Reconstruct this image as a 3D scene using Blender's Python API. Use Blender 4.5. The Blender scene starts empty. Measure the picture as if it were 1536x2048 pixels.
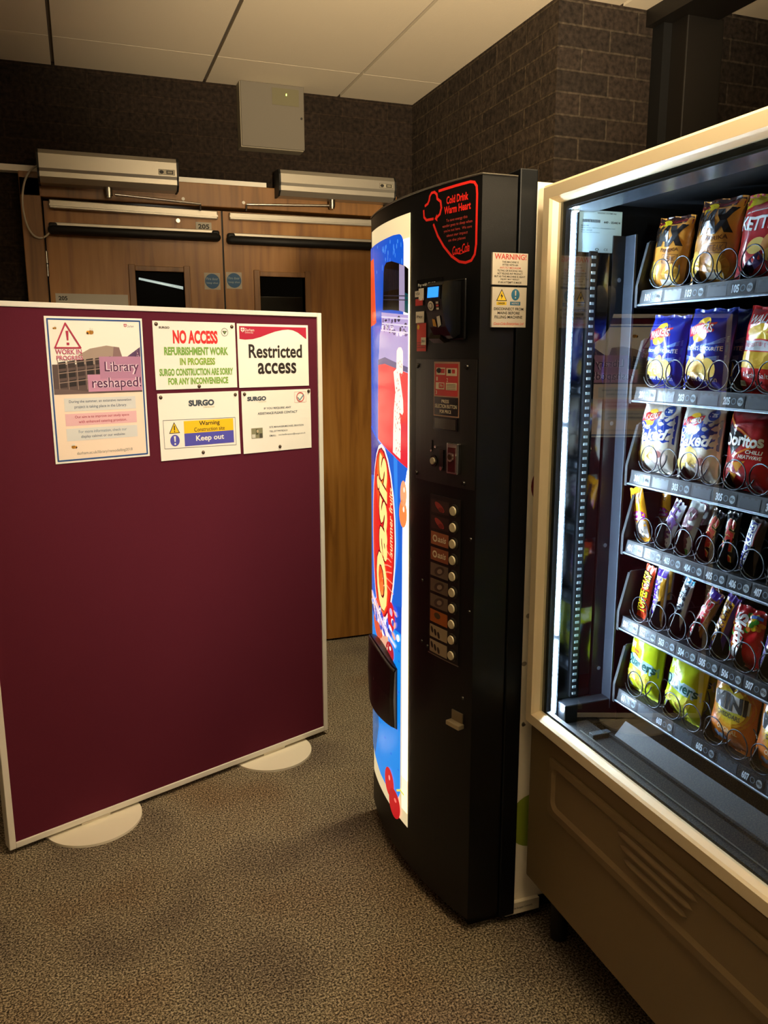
import bpy, bmesh, math, random
from mathutils import Vector, Matrix
from mathutils.geometry import tessellate_polygon
random.seed(7)
S = bpy.context.scene
COL = S.collection
PI = math.pi
R = math.radians

# ------------------------------------------------------------------ camera
cam_d = bpy.data.cameras.new('camera')
cam = bpy.data.objects.new('camera', cam_d)
COL.objects.link(cam)
cam_d.sensor_fit = 'VERTICAL'
cam_d.sensor_height = 32.0
cam_d.lens = 32.0 * 1617.0 / 2048.0
cam_d.clip_start = 0.02
YAW, PITCH, ROLL = R(20.305), R(11.10), R(-0.088)
fw = Vector((math.sin(YAW) * math.cos(PITCH), math.cos(YAW) * math.cos(PITCH), -math.sin(PITCH)))
rt0 = Vector((math.cos(YAW), -math.sin(YAW), 0))
up0 = rt0.cross(fw)
rt = math.cos(ROLL) * rt0 + math.sin(ROLL) * up0
up = -math.sin(ROLL) * rt0 + math.cos(ROLL) * up0
M = Matrix((rt, up, -fw)).transposed().to_4x4()
M.translation = Vector((0, 0, 1.48))
cam.matrix_world = M
S.camera = cam

# ------------------------------------------------------------------ view, world and room light
S.view_settings.view_transform = 'Standard'
S.view_settings.look = 'None'
S.view_settings.gamma = 1.0
S.view_settings.use_curve_mapping = False
S.view_settings.exposure = 0.0

wd = bpy.data.worlds.new('world')
S.world = wd
wd.use_nodes = True
wd.node_tree.nodes['Background'].inputs[0].default_value = (1.0, 0.70, 0.40, 1)
wd.node_tree.nodes['Background'].inputs[1].default_value = 0.06


def lamp(name, kind, loc, power, color, **kw):
    d = bpy.data.lights.new(name, kind)
    d.energy = power
    d.color = color
    rot = kw.pop('rot', (0, 0, 0))
    for k, v in kw.items():
        setattr(d, k, v)
    o = bpy.data.objects.new(name, d)
    COL.objects.link(o)
    o.location = loc
    o.rotation_euler = rot
    return o


WARM = (1.0, 0.80, 0.50)


def aim(a, b):
    return (Vector(b) - Vector(a)).to_track_quat('-Z', 'Y').to_euler()


# recessed ceiling downlight above the front edge of the snack machine
lamp('ceiling_downlight', 'AREA', (1.10, 1.00, 2.64), 14, WARM, shape='DISK', size=0.25, spread=R(150))
# adjustable display spotlight in the ceiling, aimed at the notices on the board
SPOT_A, SPOT_B = (0.62, 1.05, 2.63), (0.32, 2.66, 1.44)
lamp('display_spotlight', 'SPOT', SPOT_A, 104, (1.0, 0.94, 0.78), spot_size=R(47), spot_blend=1.0, shadow_soft_size=0.05, rot=aim(SPOT_A, SPOT_B))
# downlight over the passage in front of the doors
LOB_A, LOB_B = (1.20, 2.40, 2.645), (0.95, 3.45, 0.0)
lamp('passage_downlight', 'SPOT', LOB_A, 165, (1.0, 0.84, 0.56), spot_size=R(76), spot_blend=1.0, shadow_soft_size=0.08, rot=aim(LOB_A, LOB_B))
# added unseen fill above the camera's view: a soft upward wash for the ceiling
lamp('upward_fill', 'AREA', (0.90, 0.45, 1.95), 78, (1.0, 0.84, 0.60), shape='DISK', size=0.3, spread=R(170), rot=(PI, 0, 0))
# second added fill: spot behind the camera, brightening the ceiling in view
WASH_A, WASH_B = (0.55, -0.30, 1.75), (1.15, 2.75, 2.75)
lamp('ceiling_fill_spot', 'SPOT', WASH_A, 700, (1.0, 0.79, 0.51), spot_size=R(44), spot_blend=1.0, shadow_soft_size=0.1, rot=aim(WASH_A, WASH_B))


# ------------------------------------------------------------------ materials
def lin(c):
    c = c.lstrip('#')
    out = []
    for i in (0, 2, 4):
        v = int(c[i:i + 2], 16) / 255.0
        out.append(v / 12.92 if v <= 0.04045 else ((v + 0.055) / 1.055) ** 2.4)
    return (out[0], out[1], out[2], 1.0)


MATS = {}


def mat(col, rough=0.5, metal=0.0, emit=0.0, spec=0.5, coat=0.0, bump=0.0, bscale=300.0, vary=0.0):
    key = (col, rough, metal, emit, spec, coat, bump, bscale, vary)
    if key in MATS:
        return MATS[key]
    m = bpy.data.materials.new('surface_' + col.strip('#'))
    m.use_nodes = True
    nt = m.node_tree
    b = nt.nodes['Principled BSDF']
    b.inputs['Base Color'].default_value = lin(col)
    b.inputs['Roughness'].default_value = rough
    b.inputs['Metallic'].default_value = metal
    b.inputs['Specular IOR Level'].default_value = spec
    b.inputs['Coat Weight'].default_value = coat
    b.inputs['Coat Roughness'].default_value = 0.08
    if emit:
        b.inputs['Emission Color'].default_value = lin(col)
        b.inputs['Emission Strength'].default_value = emit
    if bump or vary:
        tc = nt.nodes.new('ShaderNodeTexCoord')
        n = nt.nodes.new('ShaderNodeTexNoise')
        n.inputs['Scale'].default_value = bscale
        n.inputs['Detail'].default_value = 4
        nt.links.new(tc.outputs['Object'], n.inputs['Vector'])
        if bump:
            bp = nt.nodes.new('ShaderNodeBump')
            bp.inputs['Strength'].default_value = bump
            bp.inputs['Distance'].default_value = 0.002
            nt.links.new(n.outputs['Fac'], bp.inputs['Height'])
            nt.links.new(bp.outputs['Normal'], b.inputs['Normal'])
        if vary:
            rp = nt.nodes.new('ShaderNodeMapRange')
            rp.inputs['To Min'].default_value = 1 - vary
            rp.inputs['To Max'].default_value = 1 + vary
            nt.links.new(n.outputs['Fac'], rp.inputs['Value'])
            mx = nt.nodes.new('ShaderNodeVectorMath')
            mx.operation = 'SCALE'
            mx.inputs[0].default_value = lin(col)[:3]
            nt.links.new(rp.outputs[0], mx.inputs['Scale'])
            nt.links.new(mx.outputs[0], b.inputs['Base Color'])
    MATS[key] = m
    return m


def nodes(name):
    m = bpy.data.materials.new(name)
    m.use_nodes = True
    return m, m.node_tree, m.node_tree.nodes['Principled BSDF']


def ramp(nt, src, stops):
    r = nt.nodes.new('ShaderNodeValToRGB')
    e = r.color_ramp.elements
    while len(e) < len(stops):
        e.new(0.5)
    for el, (p, c) in zip(e, stops):
        el.position = p
        el.color = lin(c) if isinstance(c, str) else c
    nt.links.new(src, r.inputs['Fac'])
    return r.outputs['Color']


def carpet_mat():
    m, nt, b = nodes('carpet_loops')
    tc = nt.nodes.new('ShaderNodeTexCoord')
    n = nt.nodes.new('ShaderNodeTexNoise')
    n.inputs['Scale'].default_value = 190
    n.inputs['Detail'].default_value = 5
    n.inputs['Roughness'].default_value = 0.8
    nt.links.new(tc.outputs['Object'], n.inputs['Vector'])
    c1 = ramp(nt, n.outputs['Fac'], [(0.40, '#231e18'), (0.47, '#5c5141'), (0.53, '#ab9c80'), (0.60, '#e6d6b6')])
    n2 = nt.nodes.new('ShaderNodeTexNoise')
    n2.inputs['Scale'].default_value = 2.2
    n2.inputs['Detail'].default_value = 2
    nt.links.new(tc.outputs['Object'], n2.inputs['Vector'])
    c2 = ramp(nt, n2.outputs['Fac'], [(0.33, '#d3d0d8'), (0.5, '#ffffff'), (0.68, '#efe0d6')])
    mx = nt.nodes.new('ShaderNodeMix')
    mx.data_type = 'RGBA'
    mx.blend_type = 'MULTIPLY'
    mx.inputs['Factor'].default_value = 1
    nt.links.new(c1, mx.inputs['A'])
    nt.links.new(c2, mx.inputs['B'])
    nt.links.new(mx.outputs['Result'], b.inputs['Base Color'])
    b.inputs['Roughness'].default_value = 0.95
    b.inputs['Specular IOR Level'].default_value = 0.1
    bp = nt.nodes.new('ShaderNodeBump')
    bp.inputs['Strength'].default_value = 0.9
    bp.inputs['Distance'].default_value = 0.006
    nt.links.new(n.outputs['Fac'], bp.inputs['Height'])
    nt.links.new(bp.outputs['Normal'], b.inputs['Normal'])
    return m


def brick_mat(name, axis, c1, c2, mortar):
    m, nt, b = nodes(name)
    tc = nt.nodes.new('ShaderNodeTexCoord')
    sp = nt.nodes.new('ShaderNodeSeparateXYZ')
    nt.links.new(tc.outputs['Object'], sp.inputs[0])
    cb = nt.nodes.new('ShaderNodeCombineXYZ')
    nt.links.new(sp.outputs[axis], cb.inputs[0])
    nt.links.new(sp.outputs['Z'], cb.inputs[1])
    br = nt.nodes.new('ShaderNodeTexBrick')
    br.inputs['Scale'].default_value = 1.0
    br.inputs['Brick Width'].default_value = 0.225
    br.inputs['Row Height'].default_value = 0.0715
    br.inputs['Mortar Size'].default_value = 0.0045
    br.inputs['Mortar Smooth'].default_value = 0.4
    br.inputs['Bias'].default_value = -0.2
    br.inputs['Color1'].default_value = lin(c1)
    br.inputs['Color2'].default_value = lin(c2)
    br.inputs['Mortar'].default_value = lin(mortar)
    nt.links.new(cb.outputs[0], br.inputs['Vector'])
    n = nt.nodes.new('ShaderNodeTexNoise')
    n.inputs['Scale'].default_value = 60
    n.inputs['Detail'].default_value = 5
    nt.links.new(tc.outputs['Object'], n.inputs['Vector'])
    c = ramp(nt, n.outputs['Fac'], [(0.3, '#8a8a8a'), (0.7, '#ffffff')])
    mx = nt.nodes.new('ShaderNodeMix')
    mx.data_type = 'RGBA'
    mx.blend_type = 'MULTIPLY'
    mx.inputs['Factor'].default_value = 1
    nt.links.new(br.outputs['Color'], mx.inputs['A'])
    nt.links.new(c, mx.inputs['B'])
    nt.links.new(mx.outputs['Result'], b.inputs['Base Color'])
    b.inputs['Roughness'].default_value = 0.9
    b.inputs['Specular IOR Level'].default_value = 0.2
    inv = nt.nodes.new('ShaderNodeMath')
    inv.operation = 'MULTIPLY_ADD'
    inv.inputs[1].default_value = -1.0
    nt.links.new(br.outputs['Fac'], inv.inputs[0])
    nt.links.new(n.outputs['Fac'], inv.inputs[2])
    bp = nt.nodes.new('ShaderNodeBump')
    bp.inputs['Strength'].default_value = 0.6
    bp.inputs['Distance'].default_value = 0.006
    nt.links.new(inv.outputs[0], bp.inputs['Height'])
    nt.links.new(bp.outputs['Normal'], b.inputs['Normal'])
    return m


def wood_mat(name, c1, c2, c3, sx=14.0, sz=0.9):
    m, nt, b = nodes(name)
    tc = nt.nodes.new('ShaderNodeTexCoord')
    mp = nt.nodes.new('ShaderNodeMapping')
    mp.inputs['Scale'].default_value = (sx, sx, sz)
    nt.links.new(tc.outputs['Object'], mp.inputs['Vector'])
    n = nt.nodes.new('ShaderNodeTexNoise')
    n.inputs['Scale'].default_value = 2.0
    n.inputs['Detail'].default_value = 6
    n.inputs['Distortion'].default_value = 0.6
    nt.links.new(mp.outputs[0], n.inputs['Vector'])
    nt.links.new(ramp(nt, n.outputs['Fac'], [(0.3, c1), (0.5, c2), (0.72, c3)]), b.inputs['Base Color'])
    b.inputs['Roughness'].default_value = 0.38
    return m


def glass_mat(name, tint='#ffffff', fres=1.5, body=0.0):
    m = bpy.data.materials.new(name)
    m.use_nodes = True
    nt = m.node_tree
    nt.nodes.clear()
    out = nt.nodes.new('ShaderNodeOutputMaterial')
    tr = nt.nodes.new('ShaderNodeBsdfTransparent')
    tr.inputs[0].default_value = lin(tint)
    gl = nt.nodes.new('ShaderNodeBsdfGlossy')
    gl.inputs['Roughness'].default_value = 0.0
    fr = nt.nodes.new('ShaderNodeFresnel')
    fr.inputs['IOR'].default_value = fres
    mx = nt.nodes.new('ShaderNodeMixShader')
    geo = nt.nodes.new('ShaderNodeNewGeometry')
    front = nt.nodes.new('ShaderNodeMath')
    front.operation = 'SUBTRACT'
    front.inputs[0].default_value = 1.0
    nt.links.new(geo.outputs['Backfacing'], front.inputs[1])
    mul = nt.nodes.new('ShaderNodeMath')
    mul.operation = 'MULTIPLY'
    nt.links.new(fr.outputs[0], mul.inputs[0])
    nt.links.new(front.outputs[0], mul.inputs[1])
    nt.links.new(mul.outputs[0], mx.inputs[0])
    nt.links.new(tr.outputs[0], mx.inputs[1])
    nt.links.new(gl.outputs[0], mx.inputs[2])
    nt.links.new(mx.outputs[0], out.inputs[0])
    return m


CARPET = carpet_mat()
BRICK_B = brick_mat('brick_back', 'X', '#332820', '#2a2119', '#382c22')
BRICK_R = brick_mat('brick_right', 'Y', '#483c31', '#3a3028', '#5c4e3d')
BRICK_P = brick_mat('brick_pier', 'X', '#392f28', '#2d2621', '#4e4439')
OAK = wood_mat('oak_door', '#7c4f1c', '#a06c2c', '#ad7b3b')
OAK_D = wood_mat('oak_frame', '#6f4a22', '#8a5f2e', '#96683a')
CEIL = mat('#e9dcc4', 0.9, bump=0.25, bscale=180, spec=0.1)
SEAM = mat('#6b6154', 0.8)
ALU = mat('#b9b4a8', 0.38, 0.75, bump=0.05, bscale=90)
BOARD_ALU = mat('#e9e4d6', 0.5)
STEEL = mat('#c8c6c0', 0.22, 1.0)
BLACK = mat('#0a0a0a', 0.42, spec=0.25, bump=0.12, bscale=700)
BLACK_S = mat('#09090a', 0.25)
BLACK_M = mat('#0a0a0a', 0.6)
NAVY = mat('#05070a', 0.42, spec=0.2, bump=0.08, bscale=500)
WHITE_P = mat('#f3efe2', 0.6)
PAPER = mat('#fbf6e8', 0.62, bump=0.03, bscale=40)
CREAM_M = mat('#e6decb', 0.5, vary=0.04, bscale=5)
CHAMP = mat('#7d6948', 0.42, 0.3, bump=0.08, bscale=800)
FRAME = mat('#e4d3b0', 0.32, 0.2, bump=0.03, bscale=300)
FABRIC = mat('#5e2533', 1.0, spec=0.0, bump=0.3, bscale=900, vary=0.10)
DKGREY = mat('#23262b', 0.4)
TRAY = mat('#15181d', 0.5, 0.0, spec=0.35)
TRAY_D = mat('#17181b', 0.45)
WALL_IN = mat('#101216', 0.10, coat=0.6)
WIRE = mat('#4a4d52', 0.3, 1.0)
GLASS = glass_mat('door_glass', '#f4f8f6', 1.85)
LED = mat('#cfe4ff', 0.5, emit=620.0)


# ------------------------------------------------------------------ geometry helpers
def refine(tris, L):
    out = []
    st = list(tris)
    while st:
        t = st.pop()
        a, b, c = t
        d = [((a[0] - b[0]) ** 2 + (a[1] - b[1]) ** 2, 0), ((b[0] - c[0]) ** 2 + (b[1] - c[1]) ** 2, 1), ((c[0] - a[0]) ** 2 + (c[1] - a[1]) ** 2, 2)]
        m = max(d)
        if m[0] <= L * L:
            out.append(t)
            continue
        p = [(a, b, c), (b, c, a), (c, a, b)][m[1]]
        h = ((p[0][0] + p[1][0]) / 2, (p[0][1] + p[1][1]) / 2)
        st.append((p[0], h, p[2]))
        st.append((h, p[1], p[2]))
    return out


TXT = {}


def text_tris(s, bold=0.0, shear=0.0, space=1.0):
    k = (s, bold, shear, space)
    if k in TXT:
        return TXT[k]
    cu = bpy.data.curves.new('t', 'FONT')
    cu.body = s
    cu.offset = bold
    cu.shear = shear
    cu.space_character = space
    cu.resolution_u = 3
    o = bpy.data.objects.new('t', cu)
    COL.objects.link(o)
    dg = bpy.context.evaluated_depsgraph_get()
    ev = o.evaluated_get(dg)
    me = ev.to_mesh()
    me.calc_loop_triangles()
    vs = [(v.co.x, v.co.y) for v in me.vertices]
    tr = [tuple(vs[i] for i in t.vertices) for t in me.loop_triangles]
    ev.to_mesh_clear()
    bpy.data.objects.remove(o)
    bpy.data.curves.remove(cu)
    x0 = min(v[0] for v in vs); x1 = max(v[0] for v in vs)
    y0 = min(v[1] for v in vs); y1 = max(v[1] for v in vs)
    TXT[k] = (tr, x0, y0, max(x1 - x0, 1e-6), max(y1 - y0, 1e-6))
    return TXT[k]


class MB:
    def __init__(s):
        s.v = []; s.f = []; s.m = []; s.mats = []; s.sm = []

    def mi(s, m):
        if m not in s.mats:
            s.mats.append(m)
        return s.mats.index(m)

    def face(s, pts, m, smooth=False):
        i = len(s.v)
        s.v += [tuple(p) for p in pts]
        s.f.append(tuple(range(i, i + len(pts))))
        s.m.append(s.mi(m)); s.sm.append(smooth)

    def mesh(s, vs, fs, m, smooth=False):
        i = len(s.v)
        s.v += [tuple(p) for p in vs]
        k = s.mi(m)
        for f in fs:
            s.f.append(tuple(i + a for a in f))
            s.m.append(k); s.sm.append(smooth)

    def box(s, x0, x1, y0, y1, z0, z1, m, bev=0.0, T=None):
        if bev:
            bm = bmesh.new()
            bmesh.ops.create_cube(bm, size=1)
            for v in bm.verts:
                v.co = Vector((x0 + (v.co.x + .5) * (x1 - x0), y0 + (v.co.y + .5) * (y1 - y0), z0 + (v.co.z + .5) * (z1 - z0)))
            bmesh.ops.bevel(bm, geom=list(bm.edges), offset=bev, segments=2, affect='EDGES', profile=0.5)
            s.bm(bm, m, T)
            return
        vs = [Vector((x, y, z)) for z in (z0, z1) for y in (y0, y1) for x in (x0, x1)]
        if T:
            vs = [T(v) for v in vs]
        s.mesh(vs, [(0, 2, 3, 1), (4, 5, 7, 6), (0, 1, 5, 4), (2, 6, 7, 3), (0, 4, 6, 2), (1, 3, 7, 5)], m)

    def bm(s, bm, m, T=None, smooth=False):
        bm.verts.index_update()
        vs = [T(v.co.copy()) if T else v.co.copy() for v in bm.verts]
        s.mesh(vs, [tuple(v.index for v in f.verts) for f in bm.faces], m, smooth)
        bm.free()

    def prism(s, poly, fn, a, b, m, smooth=False):
        """poly: 2D points; fn(u, v, w) -> 3D; extruded from w = a to b."""
        n = len(poly)
        vs = [fn(u, v, a) for u, v in poly] + [fn(u, v, b) for u, v in poly]
        s.mesh(vs, [(i, (i + 1) % n, n + (i + 1) % n, n + i) for i in range(n)], m, smooth)
        tr = tessellate_polygon([[Vector((u, v, 0)) for u, v in poly]])
        s.mesh([fn(u, v, a) for u, v in poly], [tuple(reversed(t)) for t in tr], m)
        s.mesh([fn(u, v, b) for u, v in poly], tr, m)

    def tube(s, path, r, m, n=8, close=False, caps=True):
        path = [Vector(p) for p in path]
        L = len(path)
        rings = []
        prev = None
        for i, p in enumerate(path):
            if close:
                t = path[(i + 1) % L] - path[i - 1]
            else:
                t = path[min(i + 1, L - 1)] - path[max(i - 1, 0)]
            t.normalize()
            if prev is None:
                a = t.orthogonal().normalized()
            else:
                a = (prev - t * prev.dot(t)).normalized()
            prev = a
            b = t.cross(a)
            rr = r[i] if isinstance(r, (list, tuple)) else r
            rings.append([p + (a * math.cos(2 * PI * k / n) + b * math.sin(2 * PI * k / n)) * rr for k in range(n)])
        vs = [q for rg in rings for q in rg]
        fs = []
        for i in range(L if close else L - 1):
            j = (i + 1) % L
            for k in range(n):
                fs.append((i * n + k, i * n + (k + 1) % n, j * n + (k + 1) % n, j * n + k))
        s.mesh(vs, fs, m, True)
        if caps and not close:
            s.mesh(rings[0], [tuple(range(n))[::-1]], m)
            s.mesh(rings[-1], [tuple(range(n))], m)

    def cyl(s, c, ax, r, h, m, n=20, r2=None):
        """disc/cylinder starting at c along ax with height h"""
        c = Vector(c); ax = Vector(ax).normalized()
        a = ax.orthogonal().normalized(); b = ax.cross(a)
        r2 = r if r2 is None else r2
        lo = [c + (a * math.cos(2 * PI * k / n) + b * math.sin(2 * PI * k / n)) * r for k in range(n)]
        hi = [c + ax * h + (a * math.cos(2 * PI * k / n) + b * math.sin(2 * PI * k / n)) * r2 for k in range(n)]
        s.mesh(lo + hi, [(k, (k + 1) % n, n + (k + 1) % n, n + k) for k in range(n)], m, True)
        s.mesh(lo, [tuple(range(n))[::-1]], m)
        s.mesh(hi, [tuple(range(n))], m)

    # ---- printed shapes on a surface map P(u, v, off)
    def tri2d(s, P, tris, off, m, L, smooth=True):
        for t in refine(tris, L) if L else tris:
            s.face([P(u, v, off) for u, v in t], m, smooth)

    def poly(s, P, pts, off, m, L=0):
        tr = tessellate_polygon([[Vector((u, v, 0)) for u, v in pts]])
        s.tri2d(P, [tuple(pts[i] for i in t) for t in tr], off, m, L)

    def rect(s, P, u0, v0, u1, v1, off, m, L=0):
        s.tri2d(P, [((u0, v0), (u1, v0), (u1, v1)), ((u0, v0), (u1, v1), (u0, v1))], off, m, L)

    def ell(s, P, u, v, ru, rv, off, m, L=0, n=24, rot=0.0):
        c, q = math.cos(rot), math.sin(rot)
        pts = []
        for k in range(n):
            a, b = ru * math.cos(2 * PI * k / n), rv * math.sin(2 * PI * k / n)
            pts.append((u + a * c - b * q, v + a * q + b * c))
        s.tri2d(P, [((u, v), pts[k], pts[(k + 1) % n]) for k in range(n)], off, m, L)

    def line(s, P, pts, w, off, m, L=0, close=False):
        n = len(pts)
        for i in range(n if close else n - 1):
            a, b = pts[i], pts[(i + 1) % n]
            dx, dy = b[0] - a[0], b[1] - a[1]
            l = math.hypot(dx, dy) or 1
            nx, ny = -dy / l * w / 2, dx / l * w / 2
            ex, ey = dx / l * w * .3, dy / l * w * .3
            q = [(a[0] + nx - ex, a[1] + ny - ey), (a[0] - nx - ex, a[1] - ny - ey), (b[0] - nx + ex, b[1] - ny + ey), (b[0] + nx + ex, b[1] + ny + ey)]
            s.tri2d(P, [(q[0], q[1], q[2]), (q[0], q[2], q[3])], off, m, L)

    def text(s, P, st, u0, v0, u1, v1, off, m, bold=0.0, shear=0.0, rot=0, L=0, space=1.0, tilt=0.0):
        """text fitted in the box; rot 90 reads upwards, -90 downwards"""
        tr, x0, y0, w, h = text_tris(st, bold, shear, space)
        cu, cv = (u0 + u1) / 2, (v0 + v1) / 2
        ct, sn = math.cos(tilt), math.sin(tilt)

        def g(p):
            a, b = (p[0] - x0) / w, (p[1] - y0) / h
            if rot == 90:
                a, b = 1 - b, a
            elif rot == -90:
                a, b = b, 1 - a
            q = (u0 + a * (u1 - u0), v0 + b * (v1 - v0))
            if tilt:
                q = (cu + (q[0] - cu) * ct - (q[1] - cv) * sn, cv + (q[0] - cu) * sn + (q[1] - cv) * ct)
            return q
        s.tri2d(P, [tuple(g(p) for p in t) for t in tr], off, m, L, False)

    def build(s, name, parent=None, org=(0, 0, 0)):
        me = bpy.data.meshes.new(name)
        o3 = Vector(org)
        if parent is not None and not parent.get('local'):
            p = parent
            while p is not None:
                o3 = o3 + p.location
                p = p.parent
        me.from_pydata([Vector(v) - o3 for v in s.v], [], s.f)
        for m in s.mats:
            me.materials.append(m)
        me.polygons.foreach_set('material_index', s.m)
        me.polygons.foreach_set('use_smooth', s.sm)
        me.update()
        o = bpy.data.objects.new(name, me)
        COL.objects.link(o)
        if parent is not None:
            o.parent = parent
            if parent.get('local'):
                o['local'] = 1
        else:
            o.location = Vector(org)
        return o


def tag(o, label=None, cat=None, group=None, kind=None):
    if label: o['label'] = label
    if cat: o['category'] = cat
    if group: o['group'] = group
    if kind: o['kind'] = kind
    return o


def empty(name, loc, rz=0.0, local=False):
    o = bpy.data.objects.new(name, None)
    COL.objects.link(o)
    o.location = loc
    o.rotation_euler = (0, 0, rz)
    o.empty_display_size = 0.1
    if local:
        o['local'] = 1
    return o


def frame(o, ux, uy):
    o, ux, uy = Vector(o), Vector(ux).normalized(), Vector(uy).normalized()
    n = ux.cross(uy)
    return lambda u, v, off=0.0: o + ux * u + uy * v + n * off


def struct(mb, name):
    return tag(mb.build(name), kind='structure')


# ================================================================== SETTING
YW = 3.90           # back wall
ZC = 2.657          # ceiling
XR = 1.592          # right brick wall
mb = MB(); mb.box(-3.2, 3.4, -2.6, 5.3, -0.05, 0.0, CARPET); struct(mb, 'floor')

mb = MB()
mb.box(-3.2, 3.4, -2.6, 5.3, ZC + 0.012, ZC + 0.05, SEAM)
xs = [-3.22 + 0.62 * i for i in range(0)]
cols = [-0.02 + 0.62 * i for i in range(-5, 6)]
rows = [3.565, 2.345, 1.125, -0.095, -1.315, -2.535]
for x in cols:
    prev = 3.93
    for y in rows:
        mb.box(x + 0.007, x + 0.613, y + 0.0015, prev - 0.0015, ZC, ZC + 0.014, CEIL)
        prev = y
struct(mb, 'ceiling')

mb = MB()
X0, X1, ZD = -0.165, 1.475, 2.215      # door opening
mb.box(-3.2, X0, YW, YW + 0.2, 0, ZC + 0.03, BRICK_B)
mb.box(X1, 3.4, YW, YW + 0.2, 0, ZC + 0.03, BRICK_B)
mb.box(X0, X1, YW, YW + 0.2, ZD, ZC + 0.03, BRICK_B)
struct(mb, 'wall_back')
mb = MB()
DARKW = mat('#1a1714', 0.9)
mb.box(-0.7, 2.0, 5.1, 5.2, 0, ZC, DARKW)
mb.box(-0.75, -0.65, 4.1, 5.2, 0, ZC, DARKW)
mb.box(2.0, 2.1, 4.1, 5.2, 0, ZC, DARKW)
struct(mb, 'wall_corridor')
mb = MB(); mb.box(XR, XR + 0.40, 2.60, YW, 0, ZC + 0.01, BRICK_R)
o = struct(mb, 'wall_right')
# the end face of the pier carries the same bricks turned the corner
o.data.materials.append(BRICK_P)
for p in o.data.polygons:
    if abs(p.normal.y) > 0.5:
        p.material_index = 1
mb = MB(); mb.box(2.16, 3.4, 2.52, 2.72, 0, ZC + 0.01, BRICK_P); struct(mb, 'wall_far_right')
mb = MB(); mb.box(3.35, 3.45, -2.6, 2.5, 0, ZC, DARKW); struct(mb, 'wall_side')
DKFR = mat('#17130f', 0.5)
mb = MB(); mb.box(2.01, 2.165, 2.46, 2.62, 0, ZC - 0.05, DKFR, 0.004)
mb.box(1.975, 2.012, 2.54, 2.61, 0, ZC - 0.05, BLACK_M)
struct(mb, 'trim_1')
mb = MB(); mb.box(1.945, 2.14, -2.5, 2.61, ZC - 0.055, ZC + 0.001, DKFR); struct(mb, 'trim_2')

# ---------------- door frame and header
mb = MB()
mb.box(-0.185, -0.105, 3.84, 3.98, 0, 2.20, OAK_D, 0.003)
mb.box(1.415, 1.49, 3.84, 3.98, 0, 2.20, OAK_D, 0.003)
mb.box(-0.185, 1.49, 3.84, 3.98, 2.125, 2.222, OAK_D, 0.003)
for x in (0.478, 0.745):
    mb.cyl((x, 3.84, 2.15), (0, -1, 0), 0.007, 0.004, WHITE_P)
struct(mb, 'trim_3')
mb = MB()
mb.box(-0.40, -0.10, 3.852, 3.90, 2.222, 2.247, WHITE_P)
mb.box(0.42, 0.853, 3.842, 3.90, 2.222, 2.242, WHITE_P)
struct(mb, 'trim_4')

YD = 3.88
FP = frame((0, YD, 0), (1, 0, 0), (0, 0, 1))   # off < 0 is behind the door face; u = x, v = z
BLUE_S = mat('#1f5c8e', 0.5)
INK = mat('#181614', 0.6)


def leaf(name, x0, x1, win, meet):
    """one door leaf with a glazed vision panel"""
    wx0, wx1, wz0, wz1 = win
    mb = MB()
    for a, b, c, d in ((x0, wx0, 0.012, 2.115), (wx1, x1, 0.012, 2.115), (wx0, wx1, wz1, 2.115), (wx0, wx1, 0.012, wz0)):
        mb.box(a, b, YD, YD + 0.045, c, d, OAK)
    d = tag(mb.build(name), kind='structure')
    mb = MB()
    for a, b, c, e in ((wx0 - .028, wx0, wz0 - .028, wz1 + .028), (wx1, wx1 + .028, wz0 - .028, wz1 + .028), (wx0, wx1, wz1, wz1 + .022), (wx0, wx1, wz0 - .028, wz0)):
        mb.box(a, b, YD - .009, YD + .05, c, e, OAK_D, 0.002)
    mb.build('window_bead', d)
    mb = MB(); mb.box(wx0, wx1, YD + .02, YD + .026, wz0, wz1, glass_mat('vision_glass', '#8f979b', 1.5)); mb.build('glass_pane', d)
    return d


dl = leaf('door_1', -0.098, 0.648, (0.259, 0.470, 1.30, 1.841), 0)
dr = leaf('door_2', 0.656, 1.412, (0.817, 1.034, 1.30, 1.834), 1)


def rail(d, x0, x1, z0, z1, dz):
    mb = MB()
    T = lambda v: Vector((v.x, v.y, v.z + (v.x - x0) / (x1 - x0) * dz))
    mb.box(x0, x1, YD - .030, YD, z0, z1, ALU, 0.004, T)
    mb.box(x0, x1, YD - .034, YD - .028, z0 + .010, z0 + .018, ALU, 0, T)
    mb.cyl((x0 + .9 * (x1 - x0) * 0 + (x0 + 0.08 if d is dr else x1 - 0.1), YD - .012, z0 - .022), (0, -1, 0), 0.009, 0.008, STEEL)
    mb.build('closer_rail', d)
    return mb


rail(dl, -0.075, 0.629, 2.083, 2.119, -0.009)
rail(dr, 0.682, 1.390, 2.076, 2.108, 0.004)


def pushbar(d, x0, x1, z):
    mb = MB()
    mb.box(x0 + .02, x1 - .02, YD - .026, YD, z + .012, z + .032, ALU, 0.003)
    b = mb.build('safety_sensor_bar', d)
    mb = MB()
    mb.tube([(x0, YD - .022, z), (x0 + .01, YD - .03, z), (x1 - .01, YD - .03, z), (x1, YD - .022, z)], [0.014, 0.019, 0.019, 0.014], BLACK_M, 14)
    mb.box(x0 - .004, x0 + .03, YD - .036, YD, z - .017, z + .03, BLACK_M, 0.008)
    mb.box(x1 - .03, x1 + .004, YD - .036, YD, z - .017, z + .03, BLACK_M, 0.008)
    mb.build('sensor_tube', b)


pushbar(dl, -0.079, 0.630, 1.996)
pushbar(dr, 0.674, 1.392, 1.988)


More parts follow.
